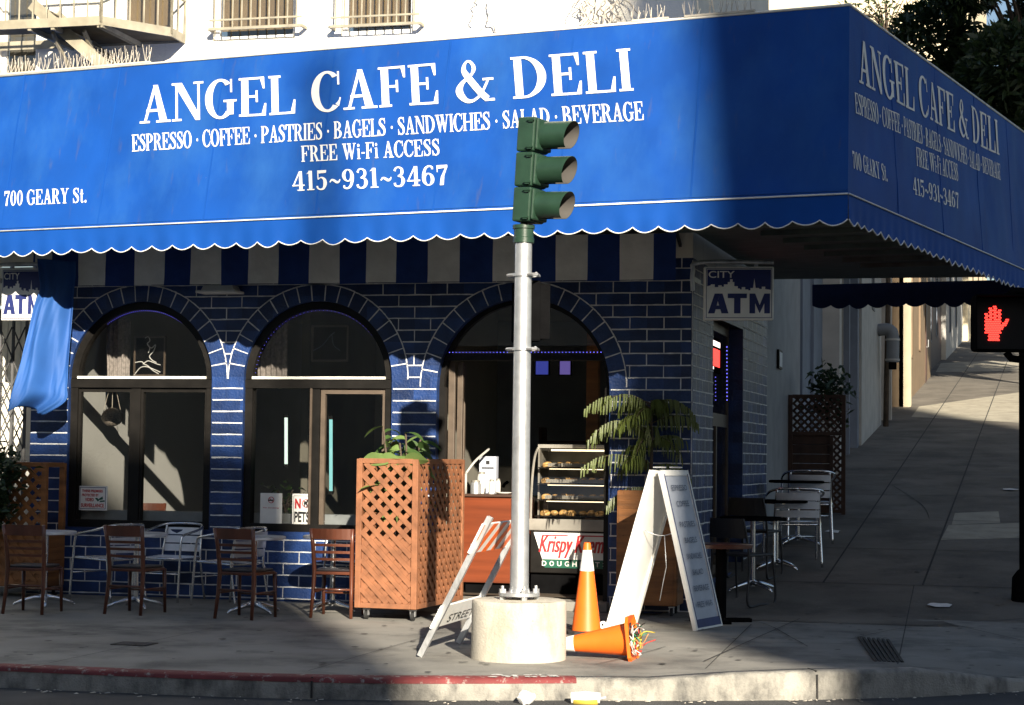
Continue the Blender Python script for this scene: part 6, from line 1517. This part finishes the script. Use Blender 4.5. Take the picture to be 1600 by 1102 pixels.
# ================================================================== plants
_lr = random.Random(99)
def leaf_blade(mb, base, d, up_, L, W, droop=.4, n=4, mi=0):
    d = d.normalized(); up_ = (Vector(up_) * .5 + Vector((_lr.uniform(-1, 1), _lr.uniform(-1.3, .7), _lr.uniform(-.6, .9)))).normalized(); s = d.cross(up_); s = s.normalized() if s.length > 1e-4 else Vector((1, 0, 0)); pts = []
    for k in range(n + 1):
        t = k / n; c = base + d * (L * t) - UP * (droop * L * t * t); w_ = W * math.sin(math.pi * min(1, .12 + .88 * t)) ** .8 if t < 1 else 0.002
        pts.append((c - s * w_ / 2, c + UP * (-.12 * w_), c + s * w_ / 2))
    for a, b in zip(pts[:-1], pts[1:]):
        mb.quad(a[0], b[0], b[1], a[1], mi); mb.quad(a[1], b[1], b[2], a[2], mi)
def rdir(rnd, zlo=-.2, zhi=1.0):
    a = rnd.uniform(0, 6.283); z = rnd.uniform(zlo, zhi); r = math.sqrt(max(0, 1 - z * z)); return Vector((r * math.cos(a), r * math.sin(a), z))
# leafy plant in the cedar lattice planter
rnd = random.Random(21); o = LP(.32, .35, .75); t = thing('potted_plant', 'leafy light green plant growing over the cedar lattice planter', 'plant', o)
mb = MB(); lf = MB(); lv = MB(); 
def broad(p, d, L, W, dr_, pale): leaf_blade(lv if pale else lf, p, d, UP, L, W, dr_, 6)
for k in range(9):
    tip = o + Vector((rnd.uniform(-.18, .22), rnd.uniform(-.15, .3), rnd.uniform(.80, 1.06)))
    if k == 0: tip = LP(.22, .14, 1.90)
    if k == 1: tip = LP(.40, .30, 1.84)
    if k == 2: tip = LP(.50, .45, 1.74)
    mid = o.lerp(tip, .5) + Vector((rnd.uniform(-.05, .05), rnd.uniform(-.05, .05), 0)); mb.tube([tuple(v) for v in cat_rom([o, mid, tip], 4)], .011, 5)
    for j in range(7):
        p = mid.lerp(tip, .35 + .65 * j / 6); d = rdir(rnd, -.05, .7); broad(p, d, rnd.uniform(.20, .30), rnd.uniform(.07, .11), rnd.uniform(.5, 1.2), (j + k) % 3 == 0)
for k in range(34):                                     # broad leaves behind and over the lattice top
    p = LP(rnd.uniform(.10, .54), rnd.uniform(.07, .5), rnd.uniform(.95, 1.50)); broad(p, rdir(rnd, -.1, .5), rnd.uniform(.18, .28), rnd.uniform(.09, .14), rnd.uniform(.3, .9), k % 2)
for u, v, du in ((.06, .05, .30), (.20, .07, .28), (.50, .05, .22), (.56, .1, -.2), (.30, .10, -.25)): broad(LP(u, v, 1.555), LP(u + du, v - .06, 1.66) - LP(u, v, 1.555), .30, .15, .40, True)
mb.build('stems', M['bark'], t); lf.build('dark_leaves', M['leaf'], t); lv.build('pale_leaves', M['leaf_light'], t)
# Norfolk pine in the boarded planter: tiers of drooping fronds
rnd = random.Random(33); o = WP(.30, .26, 1.2); t = thing('norfolk_pine', 'norfolk pine with tiers of drooping fronds in the brown boarded planter', 'pine tree', o)
mb = MB(); top = o + UP * 1.02; mb.tube([o, o.lerp(top, .5) + Vector((.01, 0, 0)), top], [.022, .017, .008], 8); mb.build('trunk', M['bark'], t, True)
mb = MB(); br = MB()
def frond(base, a, L, rise, droop):
    d = Vector((math.cos(a), math.sin(a), 0)); s = Vector((-d.y, d.x, 0)); pts = []
    n = 22
    for k in range(n + 1):
        t_ = k / n; pts.append(base + d * (L * t_) + UP * (rise * L * math.sin(t_ * 1.9) - droop * L * t_ ** 2.4))
    br.tube(pts, [.008 - .006 * k / n for k in range(n + 1)], 5)
    for k in range(3, n + 1):
        tt = k / n; ln = .135 * (1.15 - abs(tt - .55) * 1.0) * rnd.uniform(.65, 1.2)
        for sg in (-1, 1):                              # comb of needles arching over and hanging down
            if rnd.random() < .08: continue
            q = pts[k]; out = (s * sg + d * rnd.uniform(-.25, .25)).normalized()
            p1 = q + out * ln * .28 + UP * ln * .05 + d * ln * .10; p2 = q + out * ln * .42 - UP * ln * .5 + d * ln * .16; p3 = q + out * ln * .45 - UP * ln * 1.05 + d * ln * .2
            w_ = .0075
            for A_, B_, wa, wb in ((q, p1, w_, w_), (p1, p2, w_, w_), (p2, p3, w_, w_ * .4)):
                mb.quad(A_ - d * wa, A_ + d * wa, B_ + d * wb, B_ - d * wb); mb.quad(A_ - out * wa * .7, A_ + out * wa * .7, B_ + out * wb * .7, B_ - out * wb * .7)
tiers = ((.30, .40, 3, .2), (.55, .44, 4, .9), (.76, .46, 4, 2.1), (.95, .40, 4, 3.0), (1.0, .2, 3, 1.0))
for z, L, cnt, ph in tiers:
    for k in range(cnt):
        a = 2 * math.pi * (k + rnd.uniform(-.3, .3)) / cnt + ph
        frond(o + UP * (z + rnd.uniform(-.07, .07)), a, L * rnd.uniform(.7, 1.1), rnd.uniform(.15, .4), rnd.uniform(.25, .6))
for z, a, L, ri, dr_ in ((.93, 188, .68, .30, .30), (.96, 210, .52, .34, .35), (.70, 183, .60, .25, .40), (.64, 205, .66, .40, .45), (.36, 190, .70, .22, .28), (.10, 200, .45, .1, .5)):
    frond(o + UP * z, R(a), L, ri, dr_)
mb.build('fronds', M['pine_leaf'], t); br.build('branches', M['bark'], t)
def bush(name, label, o, size, n, lm, seed, L=(.06, .11), cat_='plant', stem_h=.2):
    rnd = random.Random(seed); t = thing(name, label, cat_, o); st = MB(); lf = MB(); o = Vector(o)
    cl = [Vector((rnd.gauss(0, .36) * size[0], rnd.gauss(0, .36) * size[1], size[2] * rnd.uniform(.12, 1))) for _ in range(14)]
    for c in cl:
        tip = o + c; st.tube([tuple(v) for v in cat_rom([o, o + Vector((c.x * .3, c.y * .3, c.z * .55)), tip], 3)], .008, 5)
    for k in range(n):
        c = rnd.choice(cl); p = o + c + Vector((rnd.gauss(0, .10), rnd.gauss(0, .10), rnd.gauss(0, .10)))
        leaf_blade(lf, p, rdir(rnd, -.5, .9), UP, rnd.uniform(*L), rnd.uniform(*L) * .42, rnd.uniform(0, .5), 2)
    st.build('stems', M['bark'], t); lf.build('leaves', M[lm], t); return t
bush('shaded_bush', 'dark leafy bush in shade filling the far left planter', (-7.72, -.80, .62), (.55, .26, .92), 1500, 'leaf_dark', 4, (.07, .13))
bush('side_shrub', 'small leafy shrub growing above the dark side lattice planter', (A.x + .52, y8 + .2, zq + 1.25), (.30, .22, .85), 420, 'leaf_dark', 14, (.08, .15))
bush('window_plant', 'small leafy plant inside the lower corner of the middle window', (yp(445, 800, .6).x, .62, .95), (.25, .12, .28), 90, 'leaf', 18, (.06, .1))
# street tree beyond the awning
def tree(name, label, o, H, cz, rad, n, lm, seed, leafL, tk=1.0):
    rnd = random.Random(seed); t = thing(name, label, 'tree', o); o = Vector(o); tr = MB()
    tr.tube([o - UP * .2, o + Vector((.05, 0, H * .25)), o + Vector((-.05, .1, H * .5)), o + Vector((0, 0, cz - o.z))], [.17 * tk, .14 * tk, .11 * tk, .07 * tk], 10)
    lobes = []
    for k in range(26):
        d = rdir(rnd, -.65, 1); r = rnd.uniform(.35, .95); c = Vector((d.x * rad[0], d.y * rad[1], d.z * rad[2])) * r; lobes.append((Vector((o.x, o.y, cz)) + c, rnd.uniform(.45, .85)))
        tr.tube([tuple(v) for v in cat_rom([(o.x, o.y, cz - rad[2] * .7), (o.x + c.x * .4, o.y + c.y * .4, cz + c.z * .2 - .3), Vector((o.x, o.y, cz)) + c], 3)], [.06 * tk] + [.04 * tk] * 3 + [.022 * tk] * 2 + [.012 * tk], 5)
    tr.build('trunk', M['bark'], t, True); lf = MB()
    for k in range(n):
        c, s = rnd.choice(lobes); d = rdir(rnd, -1, 1); p = c + d * s * rnd.uniform(.35, 1.0) ** .6
        leaf_blade(lf, p, (rdir(rnd, -.4, 1) + d * .7), UP, rnd.uniform(*leafL), rnd.uniform(*leafL) * .36, rnd.uniform(-.1, .5), 2)
    lf.build('crown', M[lm], t); return t
q = dp(1628, 95, 30.5)
tree('street_tree', 'dense dark green street tree behind the right end of the awning', (q.x, q.y, G(3, q.y)), 9, 8.5, (3.1, 2.8, 3.6), 48000, 'tree_leaf', 3, (.13, .24))
q = dp(1430, 0, 40)
tree('distant_tree', 'sparse twiggy tree behind the awning corner next to the dense tree', (q.x - .6, q.y, G(1, q.y)), 12, 11.4, (1.0, 1.0, 1.1), 420, 'tree_leaf', 9, (.12, .2), .35)
for k, (x, y, cz, ry, rz_) in enumerate(((7.3, 26.8, 10.2, 3.3, 4.6), (7.6, 33.5, 11.2, 3.4, 4.8), (8.2, 41.5, 12.2, 3.6, 4.8))):  # unseen trees added to shade the upper walls and pavement
    tree('street_tree', ('first', 'second', 'third', 'fourth')[k] + ' kerbside tree added out of view up the hill for its shade', (x, y, G(3, y)), 9, cz, (2.6, ry, rz_), 9000, 'tree_leaf', 30 + k, (.28, .45))
# ================================================================== litter
def paper(name, label, p, s, seed, m='paper', flat=.6):
    rnd = random.Random(seed); bm = bmesh.new(); bmesh.ops.create_icosphere(bm, subdivisions=2, radius=1)
    for v in bm.verts:
        k = 1 + .35 * noise.noise(v.co * 2.2 + Vector((seed, 0, 0))) + .2 * rnd.uniform(-1, 1); v.co = Vector((v.co.x * s * k, v.co.y * s * k * .8, max(-s * flat * .9, v.co.z * s * flat * k)))
    me = bpy.data.meshes.new(name); bm.to_mesh(me); bm.free(); me.materials.append(M[m]); ob = bpy.data.objects.new(name, me); col.objects.link(ob); ob.location = p + UP * s * flat * .85; return tag(ob, label, 'litter')
paper('crumpled_paper', 'crumpled white paper lying in the gutter below the concrete footing', zp(822, 1101, -.15), .062, 3, flat=.85)
q = zp(915, 1100, -.15); t = thing('drink_carton', 'crushed white and yellow drink carton lying in the gutter', 'litter', q); mb = MB(); d = Vector((.17, .03, 0)); mb.tube([q - d * .6 + UP * .04, q + UP * .046, q + d * .6 + UP * .042], [.042, .046, .040], 10); mb.build('carton', M['paper'], t, True, auto=40); mb = MB(); mb.tube([q - d * .5 + UP * .028, q + d * .5 + UP * .028], .0435, 10); mb.build('yellow_band', mat('carton_yellow', (.55, .42, .06), .6), t, True); mb = MB(); mb.tube([q + d * .6 + UP * .04, q + d * .85 + UP * .05], .008, 6); mb.build('straw', M['sign_grey'], t)
for i, (px, py, lab) in enumerate(((1468, 949, 'torn white paper scrap on the side pavement in front of the slope'), (1303, 833, 'pale napkin on the side pavement by the far chair'), (1578, 767, 'white scrap far up the side pavement near the dark post'))):
    p = gp(px, py); rnd = random.Random(i); n = 9; mb = MB(); vs = [(p.x + .13 * math.cos(6.28 * k / n) * rnd.uniform(.5, 1.1), p.y + .15 * math.sin(6.28 * k / n) * rnd.uniform(.4, 1.1)) for k in range(n)]
    mb.add([(x, y, G(x, y) + .016 + rnd.uniform(0, .02)) for x, y in vs] + [(p.x, p.y, G(p.x, p.y) + .04)], [(k, (k + 1) % n, n) for k in range(n)]); tag(mb.build('paper_scrap', M['paper']), lab, 'litter')
rnd = random.Random(77); mb = MB()
for k in range(90):
    px = rnd.uniform(0, 1600); x_ = zp(px, 1090, -.15); x, y = x_.x, None
    ky = None
    for a, b in zip(KP[:-1], KP[1:]):
        if a[0] <= x <= b[0]: ky = a[1] + (b[1] - a[1]) * (x - a[0]) / (b[0] - a[0]); break
    if ky is None: continue
    y = ky - abs(rnd.gauss(.05, .10)) - .03; a = rnd.uniform(0, 3.14); s = rnd.uniform(.006, .022); d = Vector((math.cos(a), math.sin(a), 0)) * s; e = Vector((-d.y, d.x, 0)) * rnd.uniform(.3, .8); p = Vector((x, y, -.146 + rnd.uniform(.001, .006)))
    mb.quad(p - d - e, p + d - e, p + d + e * .7 + UP * .006, p - d + e)
tag(mb.build('gutter_litter', M['dry']), 'scraps of leaf and paper scattered along the gutter', 'litter', kind='stuff')
